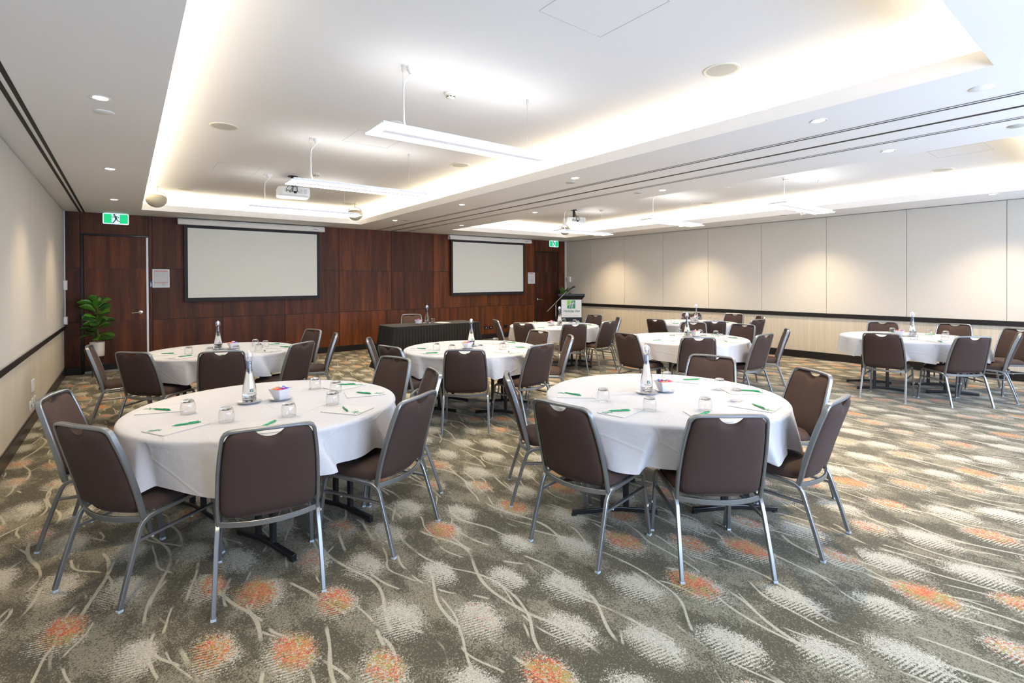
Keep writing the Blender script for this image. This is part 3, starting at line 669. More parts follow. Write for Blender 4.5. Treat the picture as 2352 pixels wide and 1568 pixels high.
# ------------------------------------------------------------------ chairs
def yc(z):
    P = [(.36,-.132),(.384,-.146),(.42,-.157),(.48,-.170),(.56,-.191),(.65,-.218),(.74,-.247),(.80,-.268),(.83,-.279),(.86,-.292)]
    for (a, b), (c, d) in zip(P, P[1:]):
        if z <= c: return b+(d-b)*(z-a)/(c-a)
    return P[-1][1]
def fx(z):
    P = [(.36,.221),(.45,.223),(.56,.2215),(.65,.217),(.74,.2085),(.80,.200),(.86,.192)]
    for (a, b), (c, d) in zip(P, P[1:]):
        if z <= c: return b+(d-b)*max(0,(z-a))/(c-a)
    return P[-1][1]
def make_chair():
    e = empty('banquet_chair')
    T = .021
    caps = {}
    for s in (-1, 1):
        x = .224*s
        rear = [(.236*s,-.271,.012),(.2365*s*.985,-.240,.12),(.2265*s,-.182,.300),(x,-.166,.345),(x,-.150,.368),(x,-.125,.383),(x,-.095,.388)]
        o = MB().bar(rear, T, T).build('leg', M['silver'], e)
        MB().box(.236*s-.0118, .236*s+.0118, -.284, -.260, 0, .012).build('foot_cap', M['cap'], o, smooth=False, bevel=.002)
        front = [(x,.150,.400),(x,.190,.397),(x,.213,.384),(x,.224,.360),(.2255*s,.232,.30),(.236*s,.271,.012)]
        o = MB().bar(front, T, T).build('leg', M['silver'], e)
        MB().box(.236*s-.0118, .236*s+.0118, .259, .283, 0, .012).build('foot_cap', M['cap'], o, smooth=False, bevel=.002)
        q = MB()
        q.lathe([(0,0),(.009,0),(.009,.004),(.005,.006),(0,.006)], 12); q.xf(Matrix.Translation((.2285*s+s*.0105, .246, .19)) @ Matrix.Rotation(s*PI/2, 4, 'Y')); q.build('bumper', M['stud'], o)
        MB().bar([(x,-.095,.388),(x,.03,.394),(x,.150,.400)], T, T).build('side_rail', M['silver'], e)
        o = MB().bar([(.226*s,-.187,.288),(.226*s,.232,.300)], .013, .020, (1,0,0)).build('stretcher', M['silver'], e)
        q = MB()
        for yy in (-.11, .10):
            q.lathe([(0,-.010),(.006,-.010),(.007,-.004),(.007,0),(0,0)], 10, (.226*s, yy, .285+.012*(yy+.187)/.42))
        q.build('bumper', M['stud'], o)
    zs = [.384,.40,.43,.48,.54,.60,.65,.70,.74,.78,.80]
    side = lambda s: [(s*fx(z), yc(z), z) for z in zs]
    top = [(.1965,-.275,.822),(.188,-.281,.838),(.174,-.286,.847),(.155,-.289,.851),(.10,-.294,.853),(.05,-.298,.854)]
    path = side(-1)+[(-a,b,c) for a,b,c in top]+[(0,-.300,.854)]+top[::-1]+side(1)[::-1]
    MB().bar(path, .017, .029, (0,1,0), ch=.25).build('back_frame', M['silver'], e)
    bow = []
    for k in range(13):
        u = -1+2*k/12; bow.append((.217*u, -.150-.052*(1-u*u), .380-.004*(1-u*u)))
    MB().bar(bow, .011, .027, (0,0,1)).build('cross_bar', M['silver'], e)
    MB().box(-.212, .212, .185, .205, .372, .392).build('cross_bar', M['silver'], e, smooth=False)
    # back pad
    def surf(side_):
        def fn(u, v):
            U = -1+2*u; xx = abs(U)*.2
            R = .05; k = max(0, xx-(.2-R)); cr = R-math.sqrt(max(0, R*R-k*k))
            zt = .846-cr*.9-(.031*(1-(xx/.062)**2)**.7 if xx < .062 else 0)
            zb = .412+cr*.8-.012*(1-U*U)
            V = v; z = zb+(zt-zb)*V; hw = fx(z)-.0085
            x = U*hw*(1 if abs(U) < 1 else 1)
            edge = (max(0, 1-abs(U)**5))**.5*(max(0, 1-abs(2*V-1)**7))**.5
            y = yc(z)-.026*(1-U*U)*(.35+.65*V)
            t = (.024*edge+.003) if side_ > 0 else -(.027*edge+.003)
            dip = .006*math.exp(-((x/.05)**2))*math.exp(-((V-1)/.10)**2)*(1 if side_ > 0 else -.4)
            return (x, y+t-dip, z)
        return fn
    f = MB(); nu, nv = 31, 20
    f.grid(surf(1), nu, nv); f.grid(surf(-1), nu, nv); n = nu*nv
    rim = [i*nv for i in range(nu)]+[(nu-1)*nv+j for j in range(1, nv)]+[i*nv+nv-1 for i in range(nu-2, -1, -1)]+[j for j in range(nv-2, 0, -1)]
    for a, b in zip(rim, rim[1:]+rim[:1]): f.f.append((a, b, b+n, a+n)); f.m.append(0)
    f.build('backrest', M['chair_fabric'], e, angle=80)
    # seat
    def seat(topside):
        def fn(u, v):
            U = -1+2*u; xx = abs(U)*.21; R = .05; k = max(0, xx-(.21-R)); cr = R-math.sqrt(max(0, R*R-k*k))
            y0 = -.135-.048*(1-U*U)+cr*.6; y1 = .232+.012*(1-U*U)-cr
            V = v; y = y0+(y1-y0)*V; x = U*(.2115 if y > -.06 else .2115-.02*((-.06-y)/.1))
            e_ = (max(0, 1-abs(U)**6))**.5*(max(0, 1-abs(2*V-1)**10))**.5
            z = .415+.040*e_+.004*V if topside else .401
            return (x, y, z)
        return fn
    f = MB(); f.grid(seat(True), nu, nv); f.grid(seat(False), nu, nv)
    for a, b in zip(rim, rim[1:]+rim[:1]): f.f.append((a, b, b+n, a+n)); f.m.append(0)
    f.build('seat', M['chair_fabric'], e, angle=80)
    return e

TB = dict(T1=(.76,3.65), T2=(3.02,2.19), T3=(.93,6.93), T4=(3.36,5.19), T5=(6.28,6.9), T6=(6.28,4.13), T7=(8.72,5.6), T8=(8.76,2.22))
TN = dict(T1='near left table', T2='near middle table', T3='table by the left screen', T4='table before the black-skirted one',
          T5='table before the lectern', T6='table behind the near middle one', T7='rearmost table by the cream wall', T8='far right table')
SN = dict(left='left side', leftfront='left front', front='front', rightfront='right front', right='right side', rightback='right rear', back='rear',
          frontleft='left front', frontright='middle front', backright='right rear', backleft='left rear')
LOOK = dict(left='turned sideways', leftfront='seen from behind', front='seen square from behind', rightfront='seen from behind', right='turned sideways', rightback='facing us', back='facing us',
            frontleft='seen square from behind', frontright='seen from behind', backright='facing us', backleft='facing us')
SN8 = {('T8','right'): 'right front', ('T8','rightback'): 'right side'}
CH = {
    'T1': [('left', -0.081, 4.064, 253.8), ('leftfront', 0.067, 3.315, 303.0), ('front', 0.585, 2.855, 350.0), ('rightfront', 1.237, 2.958, 29.9), ('right', 1.602, 3.499, 75.5), ('rightback', 1.652, 4.152, 106.3)],
    'T2': [('left', 2.428, 2.746, 234.4), ('leftfront', 2.19, 2.091, 278.4), ('front', 2.578, 1.566, 322.7), ('rightfront', 3.204, 1.422, 4.6), ('right', 3.826, 1.76, 58.0), ('back', 3.916, 2.427, 104.2)],
    'T3': [('left', -0.034, 7.133, 267.0), ('leftfront', 0.262, 6.405, 312.4), ('front', 0.83, 6.0, 344.7), ('rightfront', 1.421, 6.186, 36.3), ('right', 1.932, 6.783, 74.6), ('rightback', 1.878, 7.435, 105.5)],
    'T4': [('left', 2.584, 5.752, 243.7), ('leftfront', 2.49, 5.073, 281.1), ('front', 2.845, 4.495, 324.6), ('rightfront', 3.514, 4.37, 7.0), ('right', 4.169, 4.696, 53.6), ('rightback', 4.26, 5.275, 92.3)],
    'T5': [('left', 5.495, 7.18, 247.0), ('leftfront', 5.45, 6.52, 286.0), ('front', 5.818, 6.03, 335.7), ('rightfront', 6.487, 6.056, 7.5), ('right', 7.08, 6.41, 49.4), ('rightback', 7.24, 7.02, 94.1)],
    'T6': [('leftfront', 5.443, 4.269, 265.9), ('front', 5.653, 3.627, 315.5), ('rightfront', 6.40, 3.365, 357.5), ('right', 7.15, 3.46, 28.5), ('rightback', 7.32, 4.03, 84), ('back', 7.12, 4.61, 114.5)],
    'T7': [('leftfront', 7.79, 5.541, 265.7), ('front', 8.031, 4.873, 324.6), ('rightfront', 8.79, 4.622, 354.0), ('right', 9.36, 4.892, 44.9), ('rightback', 9.645, 5.419, 89.4), ('back', 9.429, 6.077, 123.8)],
    'T8': [('frontleft', 7.874, 2.218, 274.7), ('frontright', 8.169, 1.608, 319.2), ('right', 8.819, 1.403, 8.2), ('rightback', 9.446, 1.368, 59.1), ('backright', 9.811, 1.987, 89.2), ('backleft', 9.498, 2.7, 113.0)],
}
chair0 = make_chair(); used = False
def put_chair(x, y, a, label, group):
    global used
    o = copy_tree(chair0) if used else chair0; used = True
    o.location = (x, y, 0); o.rotation_euler.z = math.radians(a); tag(o, label, 'chair', group)
for t, L in CH.items():
    for (n, x, y, a) in L:
        put_chair(x, y, a, 'brown chair %s, %s of the %s' % (LOOK[n], SN8.get((t, n), SN[n]), TN[t]), 'chairs at the round tables')

# ------------------------------------------------------------------ round tables, cloths
ZT = .728
def make_table():
    e = empty('folding_table')
    for s in (-1, 1):
        pts = [(.795*math.cos(a), .795*math.sin(a)) for a in [PI*k/24 for k in range(25)]]
        if s < 0: pts = [(x, -y) for x, y in pts][::-1]
        pts = [(x, y+s*.002) for x, y in pts]
        MB().prism(pts, .698, .722).build('tabletop', mat('ply', (.3,.2,.11), .6) if 'ply' not in bpy.data.materials else bpy.data.materials['ply'], e, smooth=False)
    for sx in (-1, 1):
        for sy in (-1, 1):
            cx, cy = sx*.40, sy*.27
            f = MB(); f.bar([(cx-.28,cy,.022),(cx-.15,cy,.030),(cx-.05,cy,.040),(cx+.05,cy,.040),(cx+.15,cy,.030),(cx+.28,cy,.022)], .032, .030, (0,1,0))
            f.box(cx-.285, cx-.25, cy-.015, cy+.015, 0, .008); f.box(cx+.25, cx+.285, cy-.015, cy+.015, 0, .008)
            for q in (-.075, .075): f.box(cx+q-.017, cx+q+.017, cy-.013, cy+.013, .03, .697)
            f.build('leg', M['black_metal'], e, bevel=.002)
    return e
tab0 = make_table()
TA = dict(T1=-71, T2=-36, T3=-66, T4=-48, T5=-45, T6=-36, T7=-60, T8=-58)
def cloth(seed, hem):
    rr = random.Random(seed); n = 420; m = 26
    th0 = rr.uniform(0, .4); folds = []
    while th0 < 2*PI-.18:
        folds.append((th0, rr.choice((-1, 1, 1)), rr.uniform(.45, 1), rr.uniform(-.12, .30))); th0 += rr.uniform(.34, .60)
    def F(th, s):
        """panels of cloth that swell slowly outward, then tuck back sharply"""
        v = 0
        for i, (c_, dr, a_, tw) in enumerate(folds):
            d = ((th-c_-tw*s*.6+PI) % (2*PI)-PI)*dr
            wd = .12+.07*a_; sh = .022+.03*(1-s)
            if d <= 0: v += a_*math.exp(-(d/wd)**2)
            else: v += a_*(1.4*math.exp(-(d/sh)**2)-.4*math.exp(-(d/.12)**2))
        return max(-.5, min(1.25, v))-.30
    def fn(u, v):
        th = 2*PI*u
        if v < .25:
            q = v/.25; return (.798*q*math.cos(th), .798*q*math.sin(th), ZT)
        if v < .40:
            a = (v-.25)/.15*PI/2
            r = .798+.020*math.sin(a); z = ZT-.020*(1-math.cos(a)); return (r*math.cos(th), r*math.sin(th), z)
        s = (v-.40)/.60; f_ = F(th, s)
        H = hem+.010+.010*math.sin(2*th+seed)-.022*f_
        z = ZT-.020-(ZT-.020-H)*s
        r = .818+.026*s+.075*f_*s**.6+.004*math.sin(23*th+seed)*s
        return (r*math.cos(th), r*math.sin(th), z)
    f = MB(); f.grid(fn, n, m, wrap=True)
    return f
for i, (t, (x, y)) in enumerate(TB.items()):
    o = tab0 if i == 0 else copy_tree(tab0)
    o.location = (x, y, 0); o.rotation_euler.z = math.radians(TA[t])
    tag(o, 'round folding table with black T-legs, '+TN[t], 'table', 'round banquet tables')
    c = cloth(i*7+3, .478).build('tablecloth', M['white_cloth'], angle=60, solid=0, merge=1e-4)
    c.location = (x, y, 0); tag(c, 'white round tablecloth draped over the '+TN[t], 'tablecloth', 'white tablecloths')

# ------------------------------------------------------------------ tabletop things
def hi_mark(mb, s, depth, curved=None):
    """the script-like H: two slanted uprights and a rising cross stroke"""
    def st(pts, w): mb.bar([(a*s, b*s, depth) for a, b in pts], w*s, .0006, (0,0,1), ch=.02)
    st([(-.02,.40),(-.08,.05),(-.24,-.36)], .10); st([(.26,.40),(.14,.02),(.06,-.42)], .11)
    st([(-.42,-.10),(-.20,.04),(.10,.10),(.46,.16)], .085)
def make_bottle():
    e = empty('water_bottle')
    prof = [(0,0),(.038,0),(.043,.004),(.045,.02),(.045,.05),(.0435,.08),(.039,.11),(.032,.145),(.025,.185),(.0195,.225),(.0165,.255),(.0150,.275)]
    MB().lathe(prof, 32, cap=False).build('bottle_body', M['bottle'], e)
    MB().lathe([(0,.033),(.038,.034),(.0425,.05),(.0415,.08),(.0372,.11),(.0303,.145),(.0233,.185),(.0182,.222),(0,.222)], 32).build('water', M['still_water'], e)
    MB().lathe([(0,.006),(.036,.006),(.040,.012),(.0405,.03),(.036,.032),(0,.030)], 28).build('bottle_base', M['thick_glass'], e)
    MB().lathe([(.0143,.205),(.0143,.274),(.0150,.276)][::1], 20, cap=False).build('bottle_neck', M['neck'], e)
    MB().lathe([(.015,.275),(.0185,.277),(.0185,.285),(.0155,.287),(.0155,.292),(.0178,.294),(.018,.300),(.013,.302),(.013,.296)], 24, cap=False).build('bottle_collar', M['glass'], e)
    s = MB().lathe([(0,.290),(.009,.290),(.010,.303),(.0140,.306),(.0148,.320),(.0125,.331),(.007,.336),(0,.337)], 24).build('stopper', M['china'], e)
    f = MB(); f.tube([(-.0185,0,.281),(-.024,0,.296),(-.023,0,.318),(-.017,0,.332),(0,0,.343),(.017,0,.332),(.023,0,.318),(.024,0,.296),(.0185,0,.281)], .0013, 6, (0,1,0))
    f.build('wire_clasp', M['chrome'], e)
    def bend(mb, z0, R):
        mb.v = [(R*math.sin(v[0]/R), -R*math.cos(v[0]/R)-v[2]*.2, z0+v[1]) for v in mb.v]; return mb
    f = MB(); f.grid(lambda u, v: (-.0105+.021*u, -.0105+.021*v, .0004), 7, 3); bend(f, .085, .0437)
    lg = f.build('logo', M['dark_green'], e)
    f = MB(); hi_mark(f, .020, .0016); bend(f, .085, .0441); f.build('logo_mark', M['paper'], lg, smooth=False)
    f = text_mb('Holiday Inn', .0125, .2, .0002); bend(f, .066, .0452); f.build('lettering', M['dark_green'], e, smooth=False)
    return e
def make_glass():
    e = empty('glass_tumbler')
    MB().lathe([(.036,0),(.0385,.001),(.0415,.02),(.042,.040),(.039,.060),(.033,.075),(.029,.082)], 28, cap=False).build('glass_wall', M['glass'], e)
    MB().lathe([(0,.069),(.022,.068),(.0325,.070),(.0345,.0705),(.0315,.078),(.0285,.0835),(.025,.085),(0,.0835)], 28).build('glass_base', M['thick_glass'], e)
    f = MB(); ring = [(.0375*math.cos(2*PI*k/28), .0375*math.sin(2*PI*k/28), .001) for k in range(28)]; f.tube(ring, .001, 6, (0,0,1), closed=True); f.build('glass_rim', M['glass'], e)
    return e
def make_saucer():
    return MB().lathe([(0,0),(.032,0),(.034,.002),(.055,.007),(.074,.013),(.0745,.0145),(.054,.009),(.034,.005),(0,.004)], 36).build('saucer', M['china'])
def make_bowl():
    f = MB()
    def ring(h, z, r):
        return [(a, b, z) for a, b in rrect(-h, h, -h, h, r, 3)]
    layers = [ring(.026,0,.005), ring(.030,.004,.006), ring(.056,.074,.008), ring(.0535,.074,.008), ring(.028,.010,.006)]
    k = len(layers[0]); vs = sum(layers, []); fs = [tuple(range(k))[::-1], tuple(range(4*k, 5*k))]
    for a in range(4):
        for j in range(k): fs.append((a*k+j, a*k+(j+1)%k, (a+1)*k+(j+1)%k, (a+1)*k+j))
    f.add(vs, fs); return f.build('sweet_bowl', M['china'], angle=45)
def make_sweet(m):
    e = empty('wrapped_sweet')
    MB().lathe([(0,-.0125),(.004,-.0122),(.0072,-.009),(.0082,0),(.0072,.009),(.004,.0122),(0,.0125)], 12).xf(Matrix.Rotation(PI/2, 4, 'X')).build('sweet', M[m], e)
    for s in (-1, 1):
        f = MB(); f.grid(lambda u, v: ((-1+2*u)*(.003+.008*v), s*(.0115+.012*v), .002*math.sin(9*u)*v), 7, 3); f.build('wrapper_twist', M[m], e, solid=.0006)
    return e
def make_pad():
    e = empty('notepad')
    f = MB(); f.box(-.094, .094, -.130, .130, 0, .0028); f.build('pad_sheets', M['paper'], e, smooth=False)
    f = MB(); hi_mark(f, .075, 0); f.xf(Matrix.Translation((-.045, -.095, .0033)) @ Matrix.Rotation(0, 4, 'Z')); f.build('logo', M['green'], e, smooth=False)
    f = MB(); f.box(.03, .08, .108, .1095, .0029, .0032); f.box(.03, .07, .1125, .1135, .0029, .0032); f.build('small_print', M['grey_print'], e, smooth=False)
    return e
def make_pen():
    e = empty('pen')
    f = MB(); f.lathe([(0,-.070),(.0011,-.069),(.0026,-.060),(.0046,-.048),(.0052,-.030),(.0052,.045),(.0046,.058),(.0042,.062),(.0028,.063),(.0026,.070),(0,.0705)], 12)
    f.xf(Matrix.Translation((0,0,.0053)) @ Matrix.Rotation(PI/2, 4, 'Y')); f.build('barrel', M['pen_green'], e)
    f = MB(); f.box(.012, .060, -.0018, .0018, .0108, .0122); f.box(.056, .060, -.0018, .0018, .0095, .0125); f.build('clip', M['pen_green'], e, smooth=False)
    return e
bottle0, glass0, saucer0, bowl0, pad0, pen0 = make_bottle(), make_glass(), make_saucer(), make_bowl(), make_pad(), make_pen()
sweets0 = [make_sweet(k) for k in ('red_wrap', 'blue_wrap', 'orange_wrap', 'purple_wrap', 'cream_wrap')]
used0 = set()
def dup(p):
    if p.name not in used0 and p.name in [q.name for q in (bottle0, glass0, saucer0, bowl0, pad0, pen0, *sweets0)]:
        used0.add(p.name); return p
    return copy_tree(p)
# polar data per table: bottle, bowl, glasses, pads (angles in degrees about the table centre), pen headings
TD = {
 'T1': dict(bottle=(.653,3.738), bowl=(.839,3.708), glass=[(.46,177),(.45,-132),(.43,-88),(.44,-44),(.46,7),(.46,36)], pads=[158,-151,-104,-56,-12,20],
            pens=[(.177,3.859,-53),(.269,3.376,-1),(.633,3.084,41),(1.091,3.148,-96),(1.353,3.519,-62),(1.364,3.902,-31)]),
 'T2': dict(bottle=(2.946,2.26), bowl=(3.083,2.224), glass=[(.49,166),(.5,-152),(.49,-112),(.49,-65),(.48,-23),(.43,30)], pads=[145,-167,-119,-76,-32,14],
            pens=[(2.5,2.554,-78),(2.401,2.048,-33),(2.735,1.688,-2),(3.167,1.571,-121),(3.571,1.833,-60),(3.611,2.339,-35)]),
 'T3': dict(bottle=(.886,6.995), bowl=(1.036,6.937), glass=[(.40,-156),(.42,-116),(.40,-79),(.48,-48),(.46,-10),(.42,24)], pads=[-178,-136,-95,-51,-19,13],
            pens=[(.374,6.914,-30),(.513,6.538,13),None,(1.294,6.468,-95),(1.567,6.71,-51),(1.532,7.079,-10)]),
 'T4': dict(bottle=(3.423,5.293), bowl=(3.265,5.133), glass=[(.46,174),(.42,-155),(.40,-109),(.43,-64),(.42,-32),(.40,7)], pads=[155,-166,-124,-81,-42,2],
            pens=[(2.809,5.445,-64),(2.725,5.032,-30),None,(3.45,4.554,-123),(3.8,4.792,-62),(3.996,5.219,-69)]),
 'T5': dict(bottle=(6.329,6.802), bowl=(6.16,6.84), glass=[(.40,167),(.40,-144),(.40,-85),(.44,-54),(.46,-10),(.5,25)], pads=[158,-155,-113,-78,-44,2],
            pens=[None,(5.70,6.60,-30),None,None,(6.73,6.46,-77),None]),
 'T6': dict(bottle=(6.40,4.20), bowl=(6.52,4.17), glass=[(.47,-169),(.38,-112),(.47,-77),(.50,-20),(.42,6),(.44,47)], pads=[174,-137,-92,-47,-7,30],
            pens=[(5.68,4.19,-22),None,(6.256,3.53,-136),(6.70,3.68,-84),(6.89,4.05,-67),None]),
 'T7': dict(bottle=(8.84,5.60), bowl=(8.92,5.70), glass=[(.40,150),(.30,-150),(.48,-31),(.48,-8),(.45,16),(.42,62)], pads=[-178,-136,-91,-51,-10,31],
            pens=[(8.139,5.585,-33),None,(8.694,4.98,-142),(9.10,5.13,-94),None,(9.22,5.92,-14)]),
 'T8': dict(bottle=(8.864,2.197), bowl=(8.80,2.30), glass=[(.36,-156),(.43,-103),(.50,-42),(.45,-18),(.48,8),(.48,37)], pads=[175,-134,-80,-45,-10,31],
            pens=[None,(8.33,1.78,-148),None,None,(9.33,2.11,-59),None]),
}
ORD = {t: [c[0] for c in L] for t, L in CH.items()}
zt = ZT+.0015
def face_cam(x, y, extra=0): return math.atan2(-x, y) + extra   # local -Y toward the camera
for t, d in TD.items():
    cx, cy = TB[t]; tn = TN[t]
    bx, by = d['bottle']; o = dup(saucer0); o.location = (bx, by, zt); tag(o, 'small white saucer under the water bottle on the '+tn, 'saucer', 'white saucers')
    o = dup(bottle0); o.location = (bx, by, zt+.0042); o.rotation_euler.z = face_cam(bx, by, math.radians(18)); tag(o, 'clear swing-top water bottle on the '+tn, 'bottle', 'swing-top water bottles')
    wx, wy = d['bowl']
    if math.hypot(wx-bx, wy-by) < .155:
        k = .155/math.hypot(wx-bx, wy-by); wx, wy = bx+(wx-bx)*k, by+(wy-by)*k
    o = dup(saucer0); o.location = (wx, wy, zt); tag(o, 'small white saucer under the sweet bowl on the '+tn, 'saucer', 'white saucers')
    rz = random.uniform(0, 1.5); o = dup(bowl0); o.location = (wx, wy, zt+.0042); o.rotation_euler.z = rz; tag(o, 'square white bowl of wrapped sweets on the '+tn, 'bowl', 'square sweet bowls')
    cn = ['red', 'blue', 'orange', 'purple', 'cream']
    for k in range(9):
        ci = (0, 1, 2, 1, 4, 3, 0, 1, 2)[k]
        px, py = ((-.028,-.024),(.024,-.026),(-.030,.022),(.028,.024),(0,.0),(.0,-.032),(-.004,.032),(.034,0),(-.036,0))[k]
        s_ = dup(sweets0[ci]); c_, sn_ = math.cos(rz), math.sin(rz)
        s_.location = (wx+px*c_-py*sn_, wy+px*sn_+py*c_, zt+.0745+(.014 if k == 4 else random.uniform(0,.004)))
        s_.rotation_euler = (random.uniform(-.3,.3), random.uniform(-.3,.3), random.uniform(0, PI))
        tag(s_, '%s-wrapped sweet in the bowl on the %s' % (cn[ci], tn), 'sweet', '%s-wrapped sweets in the bowl on the %s' % (cn[ci], tn))
    for i, (r_, a) in enumerate(d['glass']):
        a = math.radians(a); o = dup(glass0); o.location = (cx+r_*math.cos(a), cy+r_*math.sin(a), zt); o.rotation_euler.z = a
        tag(o, 'upturned glass tumbler, %s of the %s' % (SN8.get((t, ORD[t][i]), SN[ORD[t][i]]), tn), 'glass', 'upturned tumblers')
    for i, a in enumerate(d['pads']):
        a = math.radians(a); o = dup(pad0); x, y = cx+.615*math.cos(a), cy+.615*math.sin(a); o.location = (x, y, zt); o.rotation_euler.z = a+PI/2+random.uniform(-.12, .12)
        # local -Y points to the table edge
        tag(o, 'white notepad with green logo, %s of the %s' % (SN8.get((t, ORD[t][i]), SN[ORD[t][i]]), tn), 'notepad', 'white notepads')
        p = d['pens'][i]
        if p: px, py, pa = p
        else: px, py, pa = cx+.60*math.cos(a), cy+.60*math.sin(a), math.degrees(a)+55
        o = dup(pen0); o.location = (px, py, zt+.0030); o.rotation_euler.z = math.radians(pa)
        tag(o, 'green pen on a notepad, %s of the %s' % (SN8.get((t, ORD[t][i]), SN[ORD[t][i]]), tn), 'pen', 'green pens')

# ------------------------------------------------------------------ black-skirted head table
e = empty('skirted_table', (4.60, 8.52, 0), 0, 'long table with black cloth and pleated skirt before the wood wall', 'table')
L, W = .90, .335
f = MB(); f.prism(rrect(-L, L, -W, W, .06, 5), .735, .752); f.build('black_top_cloth', M['black_cloth'], e, bevel=.004)
f = MB(); f.prism(rrect(-L+.01, L-.01, -W+.01, W-.01, .05, 5), .70, .7345); f.build('tabletop', bpy.data.materials['ply'], e, smooth=False)
for sx in (-1, 1):
    for sy in (-1, 1): MB().tube([(sx*.8, sy*.27, 0), (sx*.8, sy*.27, .70)], .014, 10).build('leg', M['black_metal'], e)
def skirt_path():
    base = rrect(-L-.002, L+.002, -W-.002, W+.002, .062, 8); pts = []
    P = base+[base[0]]; seg = []
    for (a, b), (c, d_) in zip(P, P[1:]):
        Ln = math.hypot(c-a, d_-b); n = max(1, int(Ln/.006))
        for k in range(n): seg.append((a+(c-a)*k/n, b+(d_-b)*k/n, (d_-b)/max(Ln,1e-9), -(c-a)/max(Ln,1e-9)))
    return seg
seg = skirt_path(); n = len(seg); f = MB()
lens = [0]
for i in range(1, n): lens.append(lens[-1]+math.hypot(seg[i][0]-seg[i-1][0], seg[i][1]-seg[i-1][1]))
tot = lens[-1]; NP = round(tot/.058)
def sk(i, v):
    x, y, nx, ny = seg[i % n]; ph = (lens[i % n]/tot*NP) % 1
    q = (1-abs(2*ph-.75)/.75) if ph < .75 else -(ph-.75)/.25*.0
    pl_ = max(0, q)**.6; z = .742-.737*v
    am = .014+.030*v; fl = .15*v*v*(abs(x)/L)**6
    off = .002+am*pl_+.02*v
    return (x+nx*off+(fl if x > 0 else -fl), y+ny*off, z)
nv = 10
vs = [sk(i, j/(nv-1)) for i in range(n) for j in range(nv)]
fs = [(i*nv+j, ((i+1)%n)*nv+j, ((i+1)%n)*nv+j+1, i*nv+j+1) for i in range(n) for j in range(nv-1)]
f.add(vs, fs); f.build('pleated_skirt', M['black_cloth'], e, angle=50)
f = MB(); ring = [(a*1.004, b*1.008, .735) for a, b in rrect(-L, L, -W, W, .06, 5)]; f.bar(ring, .006, .03, (0,0,1), closed=True); f.build('skirt_band', M['black_cloth'], e)
for x in (-.86, -.62, -.30, .28, .72): MB().box(x, x+.035, -W-.012, -W+.03, .746, .757).build('skirt_clip', M['glass'], e, smooth=False)
tn = 'black-skirted table'; zb = .753
o = copy_tree(saucer0); o.location = (4.35, 8.54, zb); tag(o, 'small white saucer under the sweet bowl on the '+tn, 'saucer', 'white saucers')
o = copy_tree(bowl0); o.location = (4.35, 8.54, zb+.0042); tag(o, 'white bowl of wrapped sweets on the '+tn, 'bowl', 'square sweet bowls')
for k in range(7):
    ci = (1, 0, 3, 1, 2, 1, 0)[k]; px, py = ((-.028,-.024),(.024,-.026),(-.030,.022),(.028,.024),(0,.0),(.0,-.032),(-.004,.032))[k]
    s_ = copy_tree(sweets0[ci]); s_.location = (4.35+px, 8.54+py, zb+.075+(.012 if k == 4 else 0)); s_.rotation_euler = (.2*k, .1*k, k)
    tag(s_, '%s-wrapped sweet in the bowl on the %s' % (cn[ci], tn), 'sweet', '%s-wrapped sweets in the bowl on the %s' % (cn[ci], tn))
o = copy_tree(saucer0); o.location = (4.51, 8.50, zb); tag(o, 'small white saucer under the water bottle on the '+tn, 'saucer', 'white saucers')
o = copy_tree(bottle0); o.location = (4.51, 8.50, zb+.0042); o.rotation_euler.z = face_cam(4.5, 8.5, .3); tag(o, 'clear swing-top water bottle on the '+tn, 'bottle', 'swing-top water bottles')
o = copy_tree(glass0); o.location = (4.70, 8.62, zb); tag(o, 'upturned clear glass tumbler on the '+tn, 'glass', 'upturned tumblers')
o = copy_tree(pad0); o.location = (4.84, 8.50, zb); o.rotation_euler.z = .35; tag(o, 'white notepad lying flat on the '+tn, 'notepad', 'white notepads')
put_chair(4.67, 9.48, 153, 'brown padded chair facing us behind the black-skirted table', None)

# ------------------------------------------------------------------ lectern, microphone stand, plants
ang = math.atan2(-.61, .79)
e = empty('lectern', (9.49+.61*.19, 9.73+.79*.19, 0), ang, 'black lectern with white branded front panel before the far right corner', 'lectern')
f = MB(); f.box(-.30, .30, -.19, .19, 0, .03); f.box(-.285, .285, -.175, .175, .03, 1.05); f.build('body', M['black_plastic'], e, smooth=False, bevel=.004)
f = MB(); n = 8
sec = [(-.30,-.215,1.06),(.30,-.215,1.06)]
f.add([(-.29,-.18,1.05),(.29,-.18,1.05),(.29,.175,1.05),(-.29,.175,1.05),(-.355,-.25,1.15),(.355,-.25,1.15),(.355,.24,1.12),(-.355,.24,1.12),(-.355,-.25,1.205),(.355,-.25,1.205),(.355,.24,1.14),(-.355,.24,1.14)],
      [(0,3,2,1),(0,1,5,4),(1,2,6,5),(2,3,7,6),(3,0,4,7),(4,5,9,8),(5,6,10,9),(6,7,11,10),(7,4,8,11),(8,9,10,11)])
f.build('reading_top', M['black_plastic'], e, smooth=False, bevel=.003)
f = MB(); f.box(-.27, .27, -.188, -.1765, .575, 1.045); pn = f.build('front_panel', mat('panel_white', (.78,.77,.76), .5), e, smooth=False)
pn['label'] = 'white front panel with green logo and lettering'
RX = Matrix.Rotation(PI/2, 4, 'X')
f = MB(); f.box(-.115, .105, -.190, -.1882, .81, 1.03); lg = f.build('logo', M['green'], pn, smooth=False)
f = MB(); f.add([(-.1149,-.1903,1.0299),(-.1149,-.1903,.86),(-.055,-.1903,.93),(.03,-.1903,1.0299)], [(0,1,2,3)]); f.build('logo_corner', M['green_light'], lg, smooth=False, solid=.0004)
